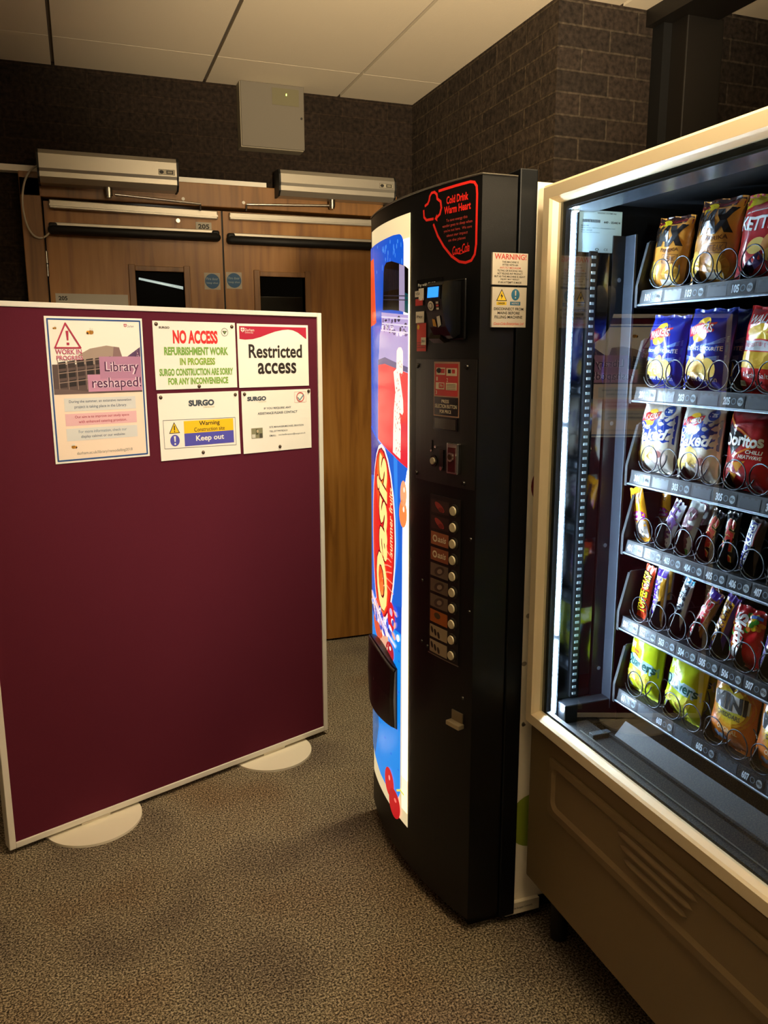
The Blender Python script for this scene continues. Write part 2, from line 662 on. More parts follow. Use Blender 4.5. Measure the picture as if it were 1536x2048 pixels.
def plate(d, name, x0, x1, z0, z1, m, txt=None, tb=None, lab=None):
    mb = MB()
    mb.box(x0, x1, YD - .003, YD, z0, z1, m)
    if txt:
        mb.text(FP, txt, *tb, .0034, INK, bold=.03)
    o = mb.build(name, d)
    if lab:
        o['label'] = lab
    return mb


WPL = mat('#b9b2a0', 0.5)
plate(dl, 'number_sign', 0.533, 0.603, 2.026, 2.062, WPL, '205', (0.543, 2.033, 0.593, 2.054))
plate(dl, 'number_plate', -0.078, 0.222, 1.600, 1.737, WPL, '205', (-0.066, 1.708, -0.030, 1.726))
for d, cx, cz in ((dl, 0.597, 1.806), (dr, 0.697, 1.812)):
    mb = MB()
    mb.box(cx - .036, cx + .036, YD - .0015, YD, cz - .037, cz + .037, WPL)
    mb.ell(FP, cx, cz, .033, .033, .0022, BLUE_S, n=32)
    mb.text(FP, 'Fire door', cx - .026, cz + .005, cx + .026, cz + .016, .0028, mat('#9fb9c6'), bold=.01)
    mb.text(FP, 'keep shut', cx - .026, cz - .014, cx + .026, cz - .003, .0028, mat('#9fb9c6'), bold=.01)
    mb.build('fire_door_sticker', d)
mb = MB()
mb.cyl((-0.101, YD - .006, 1.806), (0, 0, 1), 0.007, 0.104, STEEL, 10)
mb.cyl((-0.101, YD - .006, 1.856), (0, 0, 1), 0.0078, 0.004, INK, 10)
mb.build('hinge', dl)
mb = MB(); mb.box(0.648, 0.656, YD + .006, YD + .04, .01, 2.115, BLACK_M); mb.build('meeting_seal', dr)

# added glowing line behind the left door's glass, stands in for a ceiling-light reflection
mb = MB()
REFL_GLOW = mat('#fff6e0', 0.5, emit=6.0)
mb.tube([(0.352, 5.0, 1.905), (0.605, 5.0, 1.86)], 0.0045, REFL_GLOW, 8)
mb.tube([(0.352, 5.0, 1.900), (0.605, 5.0, 1.85)], 0.003, REFL_GLOW, 8)
tag(mb.build('reflection_line', org=(0.47, 5.0, 1.88)), 'thin glowing line standing in for a light reflected in the left door window', 'lamp')


# ---------------- door operators
def operator(x0, x1, z0, z1, sx, ax, mir, label):
    r = empty('door_operator', ((x0 + x1) / 2, 3.84, z0))
    tag(r, label, 'door opener', 'door operators above the double doors')
    mb = MB()
    h = z1 - z0
    prof = [(0, z0), (0, z1), (-.085, z1 - .002), (-.098, z1 - .020), (-.100, z0 + .052), (-.094, z0 + .040), (-.094, z0 + .020), (-.07, z0)]
    P = lambda u, v, w: Vector((w, 3.84 + u, v))
    mb.prism(prof, P, x0, x1, ALU)
    mb.build('housing', r)
    mb = MB()
    mb.prism([(a * 1.012, b + (.002 if b > z0 + .1 else -.002)) for a, b in prof], P, x0 - .008, x0, BLACK_M)
    mb.build('end_cap', r)
    mb = MB()
    mb.prism([(a * 1.012, b + (.002 if b > z0 + .1 else -.002)) for a, b in prof], P, x1, x1 + .008, BLACK_M)
    mb.build('end_cap', r)
    F = frame((0, 3.84 - .1, 0), (1, 0, 0), (0, 0, 1))
    mb = MB()
    lx = x1 - .075
    mb.rect(F, lx, z0 + .058, lx + .066, z0 + .078, .0006, mat('#a9a18c', .5))
    mb.line(F, [(lx, z0 + .058), (lx + .066, z0 + .058), (lx + .066, z0 + .078), (lx, z0 + .078)], .0012, .001, INK, close=True)
    mb.ell(F, lx + .012, z0 + .068, .009, .007, .001, INK)
    mb.rect(F, lx + .032, z0 + .061, lx + .060, z0 + .075, .001, INK)
    mb.rect(F, lx + .036, z0 + .064, lx + .056, z0 + .072, .0013, mat('#8b846f', .5))
    mb.build('label_plate', r)
    mb = MB()
    mb.cyl((sx, 3.79, z0 + .002), (0, 0, -1), 0.015, 0.034, STEEL, 16)
    mb.cyl((sx, 3.79, z0 - .032), (0, 0, -1), 0.012, 0.008, STEEL, 16)
    mb.build('spindle', r)
    mb = MB()
    za = z0 - .026
    zb = za - .012
    mb.tube([(sx + (0.024 if ax > sx else -0.012), 3.79, za), (ax, 3.82, zb)], 0.0052, STEEL, 8)
    mb.tube([(ax, 3.82, zb), (ax, 3.83, zb - .026)], 0.004, STEEL, 8)
    mb.build('arm', r)
    return r


operator(-0.100, 0.444, 2.168, 2.296, 0.165, 0.550, 1, 'silver door operator over the left door with a white cable beside it')
operator(0.897, 1.440, 2.178, 2.288, 1.148, 0.755, 0, 'silver door operator over the right door, partly behind the drinks machine')


def bez(p, n=24):
    out = []
    for i in range(n + 1):
        t = i / n; a = 1 - t
        out.append(tuple(a ** 3 * p[0][k] + 3 * a * a * t * p[1][k] + 3 * a * t * t * p[2][k] + t ** 3 * p[3][k] for k in range(3)))
    return out


mb = MB()
mb.tube(bez([(-0.108, 3.83, 2.243), (-0.20, 3.80, 2.20), (-0.19, 3.80, 1.96), (-0.125, 3.835, 1.958)]) + bez([(-0.125, 3.835, 1.958), (-0.10, 3.85, 1.957), (-0.085, 3.855, 1.98), (-0.076, 3.862, 1.992)])[1:], 0.0042, mat('#b5ad9c', .5), 8)
tag(mb.build('cable', org=(-0.12, 3.83, 1.958)), 'white cable looping from the left door operator to the left door', 'cable')
mb = MB()
mb.tube(bez([(1.449, 3.82, 2.262), (1.475, 3.82, 2.262), (1.485, 3.85, 2.22), (1.482, 3.86, 2.10)]), 0.0038, mat('#b5ad9c', .5), 8)
tag(mb.build('cable', org=(1.47, 3.84, 2.1)), 'short white cable dropping from the right door operator', 'cable')

# ---------------- white control box under the ceiling
r = empty('control_box', (0.89, YW, 2.388))
tag(r, 'off-white steel control box on the dark brick above the doors, touching the ceiling', 'box')
mb = MB(); mb.box(0.740, 1.028, YW - .075, YW, 2.384, 2.656, mat('#8f8672', .6), 0.003); mb.build('back_box', r)
mb = MB(); mb.box(0.744, 1.030, YW - .083, YW - .075, 2.388, 2.656, mat('#696255', .6), 0.002)
c = mb.build('door', r)
mb = MB(); mb.cyl((1.017, YW - .083, 2.522), (0, -1, 0), 0.005, 0.003, INK, 12); mb.build('keyhole', c)
mb = MB(); mb.box(0.884, 1.006, YW - .085, YW - .083, 2.570, 2.640, mat('#6f6a52', .25)); w = mb.build('display_window', r)
mb = MB(); mb.box(0.947, 0.9505, YW - .0868, YW - .085, 2.6105, 2.619, mat('#d8ff70', .5, emit=4.0)); mb.build('indicator_light', w)

# ================================================================== DISPLAY BOARD (local: u along the board, -y to the viewer)
BX, BY, BR = -0.299, 2.446, R(21.17)
board = empty('display_board', (BX, BY, 0), BR, local=True)
tag(board, 'maroon fabric display board in an aluminium frame standing before the doors', 'display board')
BW, BZ0, BZ1, BT = 1.20, 0.018, 1.622, 0.032
mb = MB(); mb.box(0.016, BW - .016, -.006, BT - .008, BZ0 + .016, BZ1 - .012, FABRIC); mb.build('fabric_panel', board)
mb = MB()
mb.box(0, 0.019, -.011, BT, BZ0, BZ1, BOARD_ALU, 0.002)
mb.box(BW - .019, BW, -.011, BT, BZ0, BZ1, BOARD_ALU, 0.002)
mb.box(0.019, BW - .019, -.011, BT, BZ1 - .015, BZ1, BOARD_ALU, 0.002)
mb.box(0.019, BW - .019, -.011, BT, BZ0, BZ0 + .019, BOARD_ALU, 0.002)
mb.build('frame', board)
FOOT = mat('#efe7d2', 0.45)
for u in (0.263, 0.948):
    mb = MB()
    mb.cyl((u, 0.011, 0.0), (0, 0, 1), 0.150, 0.008, FOOT, 64)
    f = mb.build('foot', board)
    mb = MB()
    mb.box(u - .045, u + .05, -.006, 0.026, 0.008, 0.020, FOOT, 0.002)
    mb.build('foot_bracket', f)


def on_board(u, v, w):
    return Matrix.Rotation(BR, 3, 'Z') @ Vector((u, v, w)) + Vector((BX, BY, 0))


def sheet(name, u0, z0, w, h, label, cat='notice', curl=0.003, tilt=0.0, seed=0):
    """a thin paper sheet hung on the board; returns MB, P(u, v, off) in sheet metres and a finisher"""
    mb = MB()
    rnd = random.Random(seed)
    a, b, c = [rnd.uniform(0.3, 1) for _ in range(3)]

    def P(u, v, off=0.0):
        s, t = u / w, v / h
        e = curl * (a * (1 - t) ** 2 * (1 - s) ** 2 + 0.4 * b * (1 - t) ** 2 * s + 0.15 * c * math.sin(3.1 * s + seed) * math.sin(4 * t))
        return Vector((u - math.sin(tilt) * v, -(e + 0.0012 + off), v + math.sin(tilt) * u))
    n, m = 10, 10
    vs = [P(w * i / n, h * j / m, 0) for j in range(m + 1) for i in range(n + 1)]
    vb = [P(w * i / n, h * j / m, -.0005) for j in range(m + 1) for i in range(n + 1)]
    fs = [(j * (n + 1) + i, j * (n + 1) + i + 1, (j + 1) * (n + 1) + i + 1, (j + 1) * (n + 1) + i) for j in range(m) for i in range(n)]
    mb.mesh(vs, fs, PAPER, True)
    mb.mesh(vb, [f[::-1] for f in fs], PAPER, True)
    rim = [i for i in range(n + 1)] + [j * (n + 1) + n for j in range(1, m + 1)] + [m * (n + 1) + i for i in range(n - 1, -1, -1)] + [j * (n + 1) for j in range(m - 1, 0, -1)]
    for i in range(len(rim)):
        p, q = rim[i], rim[(i + 1) % len(rim)]
        mb.face([vs[p], vb[p], vb[q], vs[q]], PAPER)

    def done(pins=()):
        o = mb.build(name)
        o.location = on_board(u0, -.0062, z0)
        o.rotation_euler = (0, 0, BR)
        o['local'] = 1
        tag(o, label, cat)
        for pu, pv in pins:
            pm = MB()
            p = P(pu, pv, 0.0005)
            pm.cyl(p, (0, -1, 0), 0.0062, 0.003, mat('#5a4a3a', .35, .6), 14, 0.0045)
            pm.cyl(p + Vector((0, -.003, 0)), (0, -1, 0), 0.0045, 0.0012, mat('#6b5a48', .3, .6), 14, 0.002)
            pm.build('push_pin', o)
        return o
    return mb, P, done


def durham_logo(mb, P, u, v, s, col, col2, l=.0006):
    mb.poly(P, [(u, v + s), (u, v + .35 * s), (u + .45 * s, v), (u + .9 * s, v + .35 * s), (u + .9 * s, v + s)], l, col)
    mb.rect(P, u + .38 * s, v + .12 * s, u + .52 * s, v + .92 * s, l + .0003, col2)
    mb.rect(P, u + .08 * s, v + .5 * s, u + .82 * s, v + .64 * s, l + .0003, col2)


def bee(mb, P, u, v, s, flip=1):
    Y, K = mat('#d9961f', .5), mat('#2a1c10', .5)
    mb.ell(P, u + .25 * s * flip, v, .55 * s, .45 * s, .0006, Y)
    for k in (0.0, .28, .56):
        mb.rect(P, u + flip * k * s - .05 * s + .05 * s, v - .38 * s, u + flip * k * s + .12 * s, v + .38 * s, .0009, K)
    mb.ell(P, u - .4 * s * flip, v - .08 * s, .36 * s, .38 * s, .0011, Y)
    mb.ell(P, u - .5 * s * flip, v - .2 * s, .22 * s, .2 * s, .0013, K)
    W = mat('#e9e6d8', .5)
    mb.ell(P, u + .1 * s * flip, v + .62 * s, .2 * s, .3 * s, .0009, W, rot=-.4)
    mb.ell(P, u + .5 * s * flip, v + .55 * s, .18 * s, .28 * s, .0009, W, rot=-.7)


NAVY_I, MAG = mat('#23508f', .55), mat('#b3264a', .55)
PURP = mat('#5a2450', .55)
# --- the A3 poster
w, h = .292, .420
mb, P, done = sheet('poster', .226, 1.165, w, h, 'tall blue-edged poster with a building photo and bees, leftmost sheet on the maroon board', 'poster', .004, seed=3)
mb.line(P, [(.008, .008), (w - .008, .008), (w - .008, h - .008), (.008, h - .008)], .0045, .0006, NAVY_I, .05, close=True)
mb.rect(P, .0115, .0115, w - .0115, .205, .0004, mat('#fbe6cf', .6), .05)
# picture of the building
PV = .200
mb.rect(P, .012, PV, w - .012, PV + .085, .0006, mat('#5c4a46', .6), .05)
mb.poly(P, [(.085, PV + .085), (.090, PV + .112), (.125, PV + .130), (.175, PV + .139), (.197, PV + .136), (.226, PV + .085)], .0007, mat('#a89384', .6), .05)
mb.poly(P, [(.197, PV + .136), (.214, PV + .134), (.228, PV + .085), (.190, PV + .085)], .0009, mat('#8c6f6c', .6), .05)
mb.poly(P, [(.232, PV + .100), (.280, PV + .133), (.280, PV + .085), (.222, PV + .085)], .0008, mat('#b98aa6', .6), .05)
mb.poly(P, [(.232, PV + .103), (.280, PV + .135), (.280, PV + .098)], .001, mat('#5a3f63', .6), .05)
BRN, TAN, DK = mat('#3a2c2a', .6), mat('#9a8478', .6), mat('#231a19', .6)
for r_ in range(3):
    for c_ in range(6):
        a = .030 + c_ * .027
        zz = PV + .018 + r_ * .027 + c_ * .0028
        mb.poly(P, [(a, zz), (a + .021, zz + .002), (a + .021, zz + .022), (a, zz + .019)], .0009, DK if (r_ + c_) % 3 else BRN, .05)
for c_ in range(6):
    a = .028 + c_ * .027
    mb.rect(P, a, PV + .012, a + .0018, PV + .098, .0012, TAN, .05)
for zz in (.036, .063, .09):
    mb.line(P, [(.028, PV + zz - .004), (.19, PV + zz + .013)], .0024, .0012, TAN, .05)
mb.poly(P, [(.012, PV), (.16, PV), (.05, PV + .014), (.012, PV + .016)], .0013, mat('#6d5a56', .6), .05)
mb.rect(P, .150, PV + .042, w - .012, PV + .107, .0015, mat('#b884a4', .6), .05)
mb.rect(P, .112, PV + .005, w - .012, PV + .055, .0014, mat('#c98fae', .6), .05)
LIL = mat('#efd9e6', .6)
for st, box in (('A', (.265, PV + .106, .277, PV + .126)), ('Library', (.165, PV + .054, .272, PV + .092)), ('reshaped!', (.124, PV + .007, .277, PV + .046))):
    mb.text(P, st, *box, .0018, LIL, bold=.055, L=.05)
    mb.text(P, st, *box, .0022, PURP, bold=.008, L=.05)
mb.line(P, [(.024, .332), (.058, .401), (.098, .332)], .0045, .0016, MAG, close=True)
mb.poly(P, [(.0575, .380), (.0655, .380), (.0640, .353), (.0600, .353)], .0016, MAG)
mb.rect(P, .058, .340, .0655, .347, .0016, MAG)
for st, box in (('WORK IN', (.024, .314, .100, .328)), ('PROGRESS', (.026, .297, .102, .310))):
    mb.text(P, st, *box, .0017, LIL, bold=.06)
    mb.text(P, st, *box, .0020, MAG, bold=.006)
bee(mb, P, .027, .387, .007); bee(mb, P, .128, .377, .014); bee(mb, P, .058, .046, .011, -1)
durham_logo(mb, P, .233, .393, .010, MAG, PAPER)
mb.text(P, 'Durham', .244, .393, .264, .400, .0006, mat('#8f8a94', .6))
BLU_L, PNK_L = mat('#dfe0dc', .6), mat('#eebfc4', .6)
for v0, v1, m_ in ((.150, .188, BLU_L), (.108, .143, PNK_L), (.064, .100, BLU_L)):
    mb.rect(P, .038, v0, w - .036, v1, .0008, m_, .05)
TB = mat('#4a5f78', .6)
for st, box, m_ in (('During the summer, an extensive renovation', (.052, .172, .242, .182), TB), ('project is taking place in the Library.', (.067, .156, .227, .167), TB),
                    ('Our aim is to improve our study space', (.066, .127, .232, .137), MAG), ('with enhanced catering provision.', (.076, .112, .224, .123), MAG),
                    ('For more information, check our', (.074, .084, .222, .094), mat('#7d93a6', .6)), ('display cabinet or our website:', (.080, .069, .216, .079), TB),
                    ('durham.ac.uk/library/remodelling2018', (.064, .020, .236, .031), mat('#9a988f', .6))):
    mb.text(P, st, *box, .0012, m_, bold=.004)
done()

GRN = lambda t: mat(['#a9bf3f', '#93b848', '#7fae49', '#74a544'][t], .55)
GREEN, RED = mat('#7fae48', .55), mat('#e2322f', .55)
# --- NO ACCESS
w, h = .292, .211
mb, P, done = sheet('notice', .5515, 1.369, w, h, 'white notice with red NO ACCESS heading above green lettering', 'notice', .003, seed=5)
SUR = mat('#5b5350', .6)
mb.text(P, 'SURGO', .020, h - .0235, .056, h - .0165, .0006, SUR, bold=.05)
mb.text(P, 'NO ACCESS', .066, .142, .225, .184, .0006, RED, bold=.045)
mb.text(P, 'REFURBISHMENT WORK', .034, .106, .262, .132, .0006, GREEN, bold=.045)
mb.text(P, 'IN PROGRESS', .086, .075, .212, .098, .0006, mat('#8fb545', .55), bold=.045)
mb.text(P, 'SURGO CONSTRUCTION ARE SORRY', .014, .042, .278, .065, .0006, GREEN, bold=.045)
mb.text(P, 'FOR ANY INCONVENIENCE', .042, .014, .258, .036, .0006, mat('#84b146', .55), bold=.045)


def ring(mb, P, u, v, r0, r1, off, m):
    n = 28
    for k in range(n):
        a, b = 2 * PI * k / n, 2 * PI * (k + 1) / n
        mb.face([P(u + r * math.cos(t), v + r * math.sin(t), off) for r, t in ((r0, a), (r1, a), (r1, b), (r0, b))], m)


ring(mb, P, .252, .180, .0115, .013, .0006, SUR)
mb.poly(P, [(.243, .184), (.261, .184), (.252, .172)], .0006, SUR)
mb.poly(P, [(.248, .182), (.256, .182), (.252, .177)], .0009, GREEN)
done([(.012, h - .010), (w - .012, h - .013), (.150, .007)])
# --- Restricted access
w, h = .290, .211
mb, P, done = sheet('notice', .851, 1.367, w, h, 'white notice reading Restricted access under a crimson wave banner', 'notice', .003, seed=9)
CRIM = mat('#b8223f', .55)
wave = [(.008, h - .008), (.008, h - .050), (.03, h - .052), (.06, h - .050), (.09, h - .043), (.12, h - .033), (.15, h - .024), (.18, h - .018), (.205, h - .016), (.225, h - .018), (.245, h - .025), (.262, h - .035), (.275, h - .044), (.282, h - .048), (.282, h - .008)]
mb.poly(P, wave, .0006, CRIM, .04)
durham_logo(mb, P, .014, h - .028, .015, PAPER, CRIM, .001)
mb.text(P, 'Durham', .030, h - .0245, .066, h - .0155, .001, PAPER)
mb.text(P, 'University', .030, h - .0325, .062, h - .0265, .001, PAPER)
mb.text(P, 'Restricted', .042, .098, .262, .144, .0006, mat('#2b2320', .6), bold=.022)
mb.text(P, 'access', .076, .044, .236, .082, .0006, mat('#2b2320', .6), bold=.022)
done()
# --- Warning construction site
w, h = .292, .212
mb, P, done = sheet('notice', .555, 1.145, w, h, 'white notice with yellow Warning bar over blue Keep out bar', 'notice', .007, seed=1)
SG, OL = mat('#3f4a55', .6), mat('#a3a05a', .6)
mb.text(P, 'SURGO', .106, .168, .199, .188, .0006, SG, bold=.055)
mb.text(P, 'CONSTRUCTION', .158, .1615, .199, .1655, .0006, OL)
mb.line(P, [(.014, .038), (.276, .032), (.276, .124), (.014, .128)], .0013, .0006, SG, .05, close=True)
YEL, VIO = mat('#f6c91c', .55), mat('#5453b5', .55)
mb.rect(P, .085, .082, .268, .122, .0006, YEL, .05)
mb.rect(P, .085, .041, .268, .082, .0006, VIO, .05)
mb.text(P, 'Warning', .140, .101, .216, .119, .0010, INK, bold=.012)
mb.text(P, 'Construction site', .121, .086, .234, .099, .0010, INK, bold=.004)
mb.text(P, 'Keep out', .126, .050, .230, .073, .0010, PAPER, bold=.02)
mb.poly(P, [(.032, .085), (.070, .085), (.051, .121)], .0006, INK)
mb.poly(P, [(.0355, .087), (.0665, .087), (.051, .1165)], .0009, YEL)
mb.rect(P, .0493, .095, .0527, .110, .0012, INK); mb.rect(P, .0493, .089, .0527, .0925, .0012, INK)
mb.ell(P, .051, .062, .0165, .0185, .0006, VIO)
mb.poly(P, [(.0475, .076), (.0545, .076), (.0530, .058), (.0490, .058)], .0009, PAPER); mb.ell(P, .051, .051, .003, .003, .0009, PAPER)
done([(.011, h - .012), (w - .012, h - .012), (.150, .016)])
# --- contact sheet
w, h = .288, .212
mb, P, done = sheet('notice', .859, 1.143, w, h, 'plain white contact notice with small grey text and a red round stamp', 'notice', .005, seed=4)
mb.text(P, 'SURGO', .022, .178, .098, .193, .0006, SG, bold=.055)
mb.text(P, 'CONSTRUCTION', .066, .1725, .098, .1755, .0006, OL)
mb.text(P, 'IF YOU REQUIRE ANY', .088, .146, .202, .154, .0006, SG, bold=.012)
mb.text(P, 'ASSISTANCE PLEASE CONTACT', .062, .130, .228, .138, .0006, SG, bold=.012)
mb.text(P, 'SITE MANAGER:MICHAEL BRAYSON', .108, .082, .254, .088, .0006, SG, bold=.006)
mb.text(P, 'TEL:07799782621', .108, .067, .184, .073, .0006, SG, bold=.006)
mb.text(P, 'EMAIL:', .108, .052, .136, .058, .0006, SG, bold=.006)
mb.text(P, 'michaelbrayson@surgo.co.uk', .146, .052, .262, .059, .0006, SG, bold=.002)
mb.rect(P, .034, .050, .080, .085, .0006, mat('#8d8a6a', .6))
mb.rect(P, .036, .052, .050, .064, .0008, mat('#d8d5c6', .6)); mb.rect(P, .052, .062, .062, .082, .0008, mat('#5a5a40', .6)); mb.rect(P, .066, .050, .078, .066, .0008, mat('#4c4a3d', .6))
mb.ell(P, .059, .074, .0045, .0055, .001, mat('#c2b08c', .6))
RST = mat('#cf6a66', .6)
mb.line(P, [(.218, .166), (.268, .166), (.268, .203), (.218, .203)], .0008, .0006, RST, close=True)
ring(mb, P, .243, .1845, .0135, .0175, .0006, RST)
mb.poly(P, [(.232, .186), (.240, .177), (.256, .194), (.260, .192), (.241, .172), (.230, .184)], .0009, mat('#6f8a94', .6))
done([(.012, h - .010), (w - .008, h - .008), (.150, .014)])

# ================================================================== DRINKS MACHINE
CX, CY, RA = 1.95083, 2.025, 1.17083       # bowed front: arc centre and radius
DZ0, DZ1 = 0.045, 1.858


WT = [(-.38, -.3764), (-.30, -.2899), (-.25, -.2355), (-.20, -.1807), (-.15, -.1256), (-.12, -.0924), (-.08, -.0479), (-.04, -.0033), (0, .0417), (.04, .0869), (.08, .1325), (.12, .1786), (.15, .2138), (.18, .2498), (.20, .274), (.40, .276)]


def W(s):
    """front measure -> true arc length from the middle of the bow"""
    for (a, b), (c, d) in zip(WT[:-1], WT[1:]):
        if s <= c:
            break
    return b + (d - b) * (s - a) / (c - a)


def A(s, z, off=0.0):
    a = W(s) / RA
    return Vector((CX - (RA + off) * math.cos(a), CY + (RA + off) * math.sin(a), z))


def AP(u, v, off=0.0):
    """prints on the bowed front; u grows to the right of the picture, measured from the arc middle"""
    return A(-u, v, off)


dm = empty('drinks_machine', (1.2, 1.975, 0))
tag(dm, 'tall black drinks vending machine with a glowing bowed picture panel', 'vending machine')


def arc_slab(mb, s0, s1, z0, z1, o0, o1, m, n=24, bev=0):
    """solid slab following the bowed front between offsets o0 < o1"""
    ss = [s0 + (s1 - s0) * i / n for i in range(n + 1)]
    vs = []
    for s_ in ss:
        vs += [A(s_, z0, o0), A(s_, z0, o1), A(s_, z1, o1), A(s_, z1, o0)]
    fs = []
    for i in range(n):
        a, b = 4 * i, 4 * i + 4
        for k in range(4):
            fs.append((a + k, a + (k + 1) % 4, b + (k + 1) % 4, b + k))
    mb.mesh(vs, [f for f in fs], m)
    mb.mesh(vs[:4], [(0, 1, 2, 3)], m)
    mb.mesh(vs[-4:], [(3, 2, 1, 0)], m)


SE = 0.3795
SF = 0.200
# cabinet behind the door
mb = MB(); mb.box(0.975, 1.57, 1.664, 2.290, 0.055, DZ1 - .004, CREAM_M, 0.004)
mb.box(0.99, 1.55, 1.70, 2.26, 0.0, 0.056, BLACK_M)
cab = mb.build('cabinet', dm)
F = frame((0.975, 1.664, 0), (1, 0, 0), (0, 0, 1))
mb = MB(); mb.box(0.948, 1.05, 1.652, 1.664, 0.028, 0.060, mat('#cfc7b4', .5))
FQ = frame((0.948, 1.652, 0.028), (1, 0, 0), (0, 0, 1))
mb.text(FQ, 'Made in the European Community', .008, .012, .082, .020, .0005, INK, bold=.01)
mb.build('base_label', cab)
for nm, cx_, cz_, r_, c_ in (('green_sticker', 1.03, .285, .075, '#7f8f2a'), ('red_sticker', 1.045, 1.168, .055, '#6a1420'), ('red_sticker', 1.13, 1.83, .05, '#b0342c')):
    mb = MB(); mb.cyl((cx_, 1.664, min(cz_, 1.80)), (0, -1, 0), r_, 0.0008, mat(c_, .5), 32)
    mb.build(nm, cab)
rr = random.Random(4)
for k in range(6):
    mb = MB()
    mb.ell(lambda u, v, off: Vector((u, 1.664 - off, v)), .985 + rr.random() * .03, .5 + rr.random() * .55, .004 + .004 * rr.random(), .003 + .004 * rr.random(), .0007, mat('#8f8778', .7), n=10)
    mb.build('scuff_mark', cab)
# door shell
mb = MB()
prof = [(A(s_, 0).x, A(s_, 0).y) for s_ in [-SE + (SE + SF) * i / 40 for i in range(41)]] + [(0.926, 2.297), (0.926, 1.655)]
Z = lambda u, v, w: Vector((u, v, w))
mb.prism(prof, Z, DZ0, DZ1, BLACK)
door = mb.build('door_shell', dm)
mb = MB()
for k, (a, b) in enumerate(((DZ1, DZ1 + .003),)):
    ss = [-SE + (SE + SF) * i / 40 for i in range(41)]
    mb.tube([A(s_, DZ1 + .001, .001) for s_ in ss] + [Vector((.925, 2.297, DZ1 + .001))], .0022, mat('#6f6a60', .3, .8), 6)
    mb.tube([Vector((.838, 1.654, DZ1 + .001)), Vector((.925, 1.654, DZ1 + .001))], .002, mat('#5a564e', .3, .8), 6)
for s_ in (-.14, .0, .17):
    mb.cyl(A(s_, DZ1, -.012), (0, 0, 1), .006, .004, STEEL, 10)
mb.build('top_trim', door)
mb = MB()
mb.box(0.929, 0.974, 1.650, 2.300, 0.030, 1.876, NAVY, 0.003)
mb.build('rear_frame', dm)
mb = MB(); mb.box(0.86, 1.56, 1.69, 2.26, 0.0, 0.046, BLACK_M); mb.build('plinth', dm)

# ---- glowing picture panel
EM = lambda c, e=1.0, r=.18: mat(c, r, emit=e, spec=.5)
S0, S1, PZ0, PZ1 = -.123, .182, .158, 1.818      # in arc metres, s to the far side
U = lambda s_: -s_
mb = MB()
LP = .03
o_ = .0014


def AQ(u, v, off=0.0):
    """thin ink layers of the picture"""
    return AP(u, v, o_ + (off - o_) * .3)


arc_slab(mb, S0, S1, PZ0, PZ1, -.003, .0008, EM('#f3dfae', .75))
sg = mb.build('picture_panel', dm)
sg['label'] = 'backlit bowed picture panel'
mb = MB()


def Rz(s0, s1, z0, z1, off, m):
    mb.rect(AQ, -s1, z0, -s0, z1, off, m, LP)


def Po(pts, off, m):
    mb.poly(AQ, [(-s_, z) for s_, z in pts], off, m, LP)


def El(s_, z, rs, rz, off, m, rot=0):
    mb.ell(AQ, -s_, z, rs, rz, off, m, LP, rot=rot)


# edge strip: glow of an unmodelled lamp tube put into stronger emission
Rz(-.1225, -.088, .30, 1.60, o_, EM('#fff3dc', 2.6))
Rz(-.1225, -.088, 1.60, 1.76, o_, EM('#fff0cc', 1.5))
Rz(-.1225, -.088, .20, .30, o_, EM('#fbe7bd', 1.4))
BLUE1, BLUE2, BLUE3 = EM('#0f4fc4', 1.0), EM('#1387e8', 1.0), EM('#0a2f9c', .9)
# blue field, rounded upper right corner, curved cream foot
arcp = [(-.062 - .03 * math.sin(t), 1.745 + .031 * math.cos(t)) for t in [PI / 2 * k / 6 for k in range(7)]]
Po([(.33, 1.772), (.137, 1.776), (-.03, 1.778)] + arcp + [(-.092, 1.20), (-.088, .86), (-.082, .62), (-.080, .24), (-.06, .205), (.0, .20), (.08, .205), (.16, .225), (.22, .26), (.27, .32), (.33, .42)], o_ + .0003, BLUE1)
Po([(.33, .72), (-.084, .72), (-.080, .24), (-.06, .205), (.0, .20), (.08, .205), (.16, .225), (.22, .26), (.27, .32), (.33, .42)], o_ + .0005, BLUE2)
Po([(.33, .60), (.12, .60), (.10, .35), (.15, .23), (.22, .26), (.27, .32), (.33, .42)], o_ + .0007, EM('#3d6fa8', .8))
Po([(.34, 1.74), (.148, 1.742), (.139, 1.70), (.127, 1.62), (.116, 1.565), (.14, 1.56), (.34, 1.55)], o_ + .0007, EM('#e8512a', .9))
for k in range(46):
    rr = random.Random(k)
    El(-.085 + .2 * rr.random(), 1.70 + .07 * rr.random() if k % 2 else .40 + .2 * rr.random(), .0018 + .002 * rr.random(), .004 + .005 * rr.random(), o_ + .0009, EM('#3f86e8', .9))
# bottle body
Po([(.090, 1.46), (.078, 1.53), (.058, 1.555), (.060, 1.59), (-.118, 1.575), (-.118, 1.30), (-.118, 1.18), (.10, 1.23), (.098, 1.35)], o_ + .0010, EM('#a99ad0', .95))
Po([(.094, 1.455), (.03, 1.452), (-.06, 1.440), (-.118, 1.43), (-.118, 1.185), (-.08, 1.195), (-.03, 1.210), (.02, 1.222), (.098, 1.24)], o_ + .0014, EM('#dc2a38', 1.0))
Po([(.094, 1.462), (.03, 1.47), (-.06, 1.455), (-.118, 1.445), (-.118, 1.432), (-.06, 1.44), (.03, 1.452), (.094, 1.448)], o_ + .0016, EM('#5a4a86', .8))
for k in range(34):
    rr = random.Random(50 + k)
    El(.06 - .17 * rr.random(), 1.525 + .045 * rr.random(), .004 + .007 * rr.random(), .003 + .005 * rr.random(), o_ + .0018, EM(('#2a2444', '#e8e2f4', '#6a5a8c')[k % 3], .9))
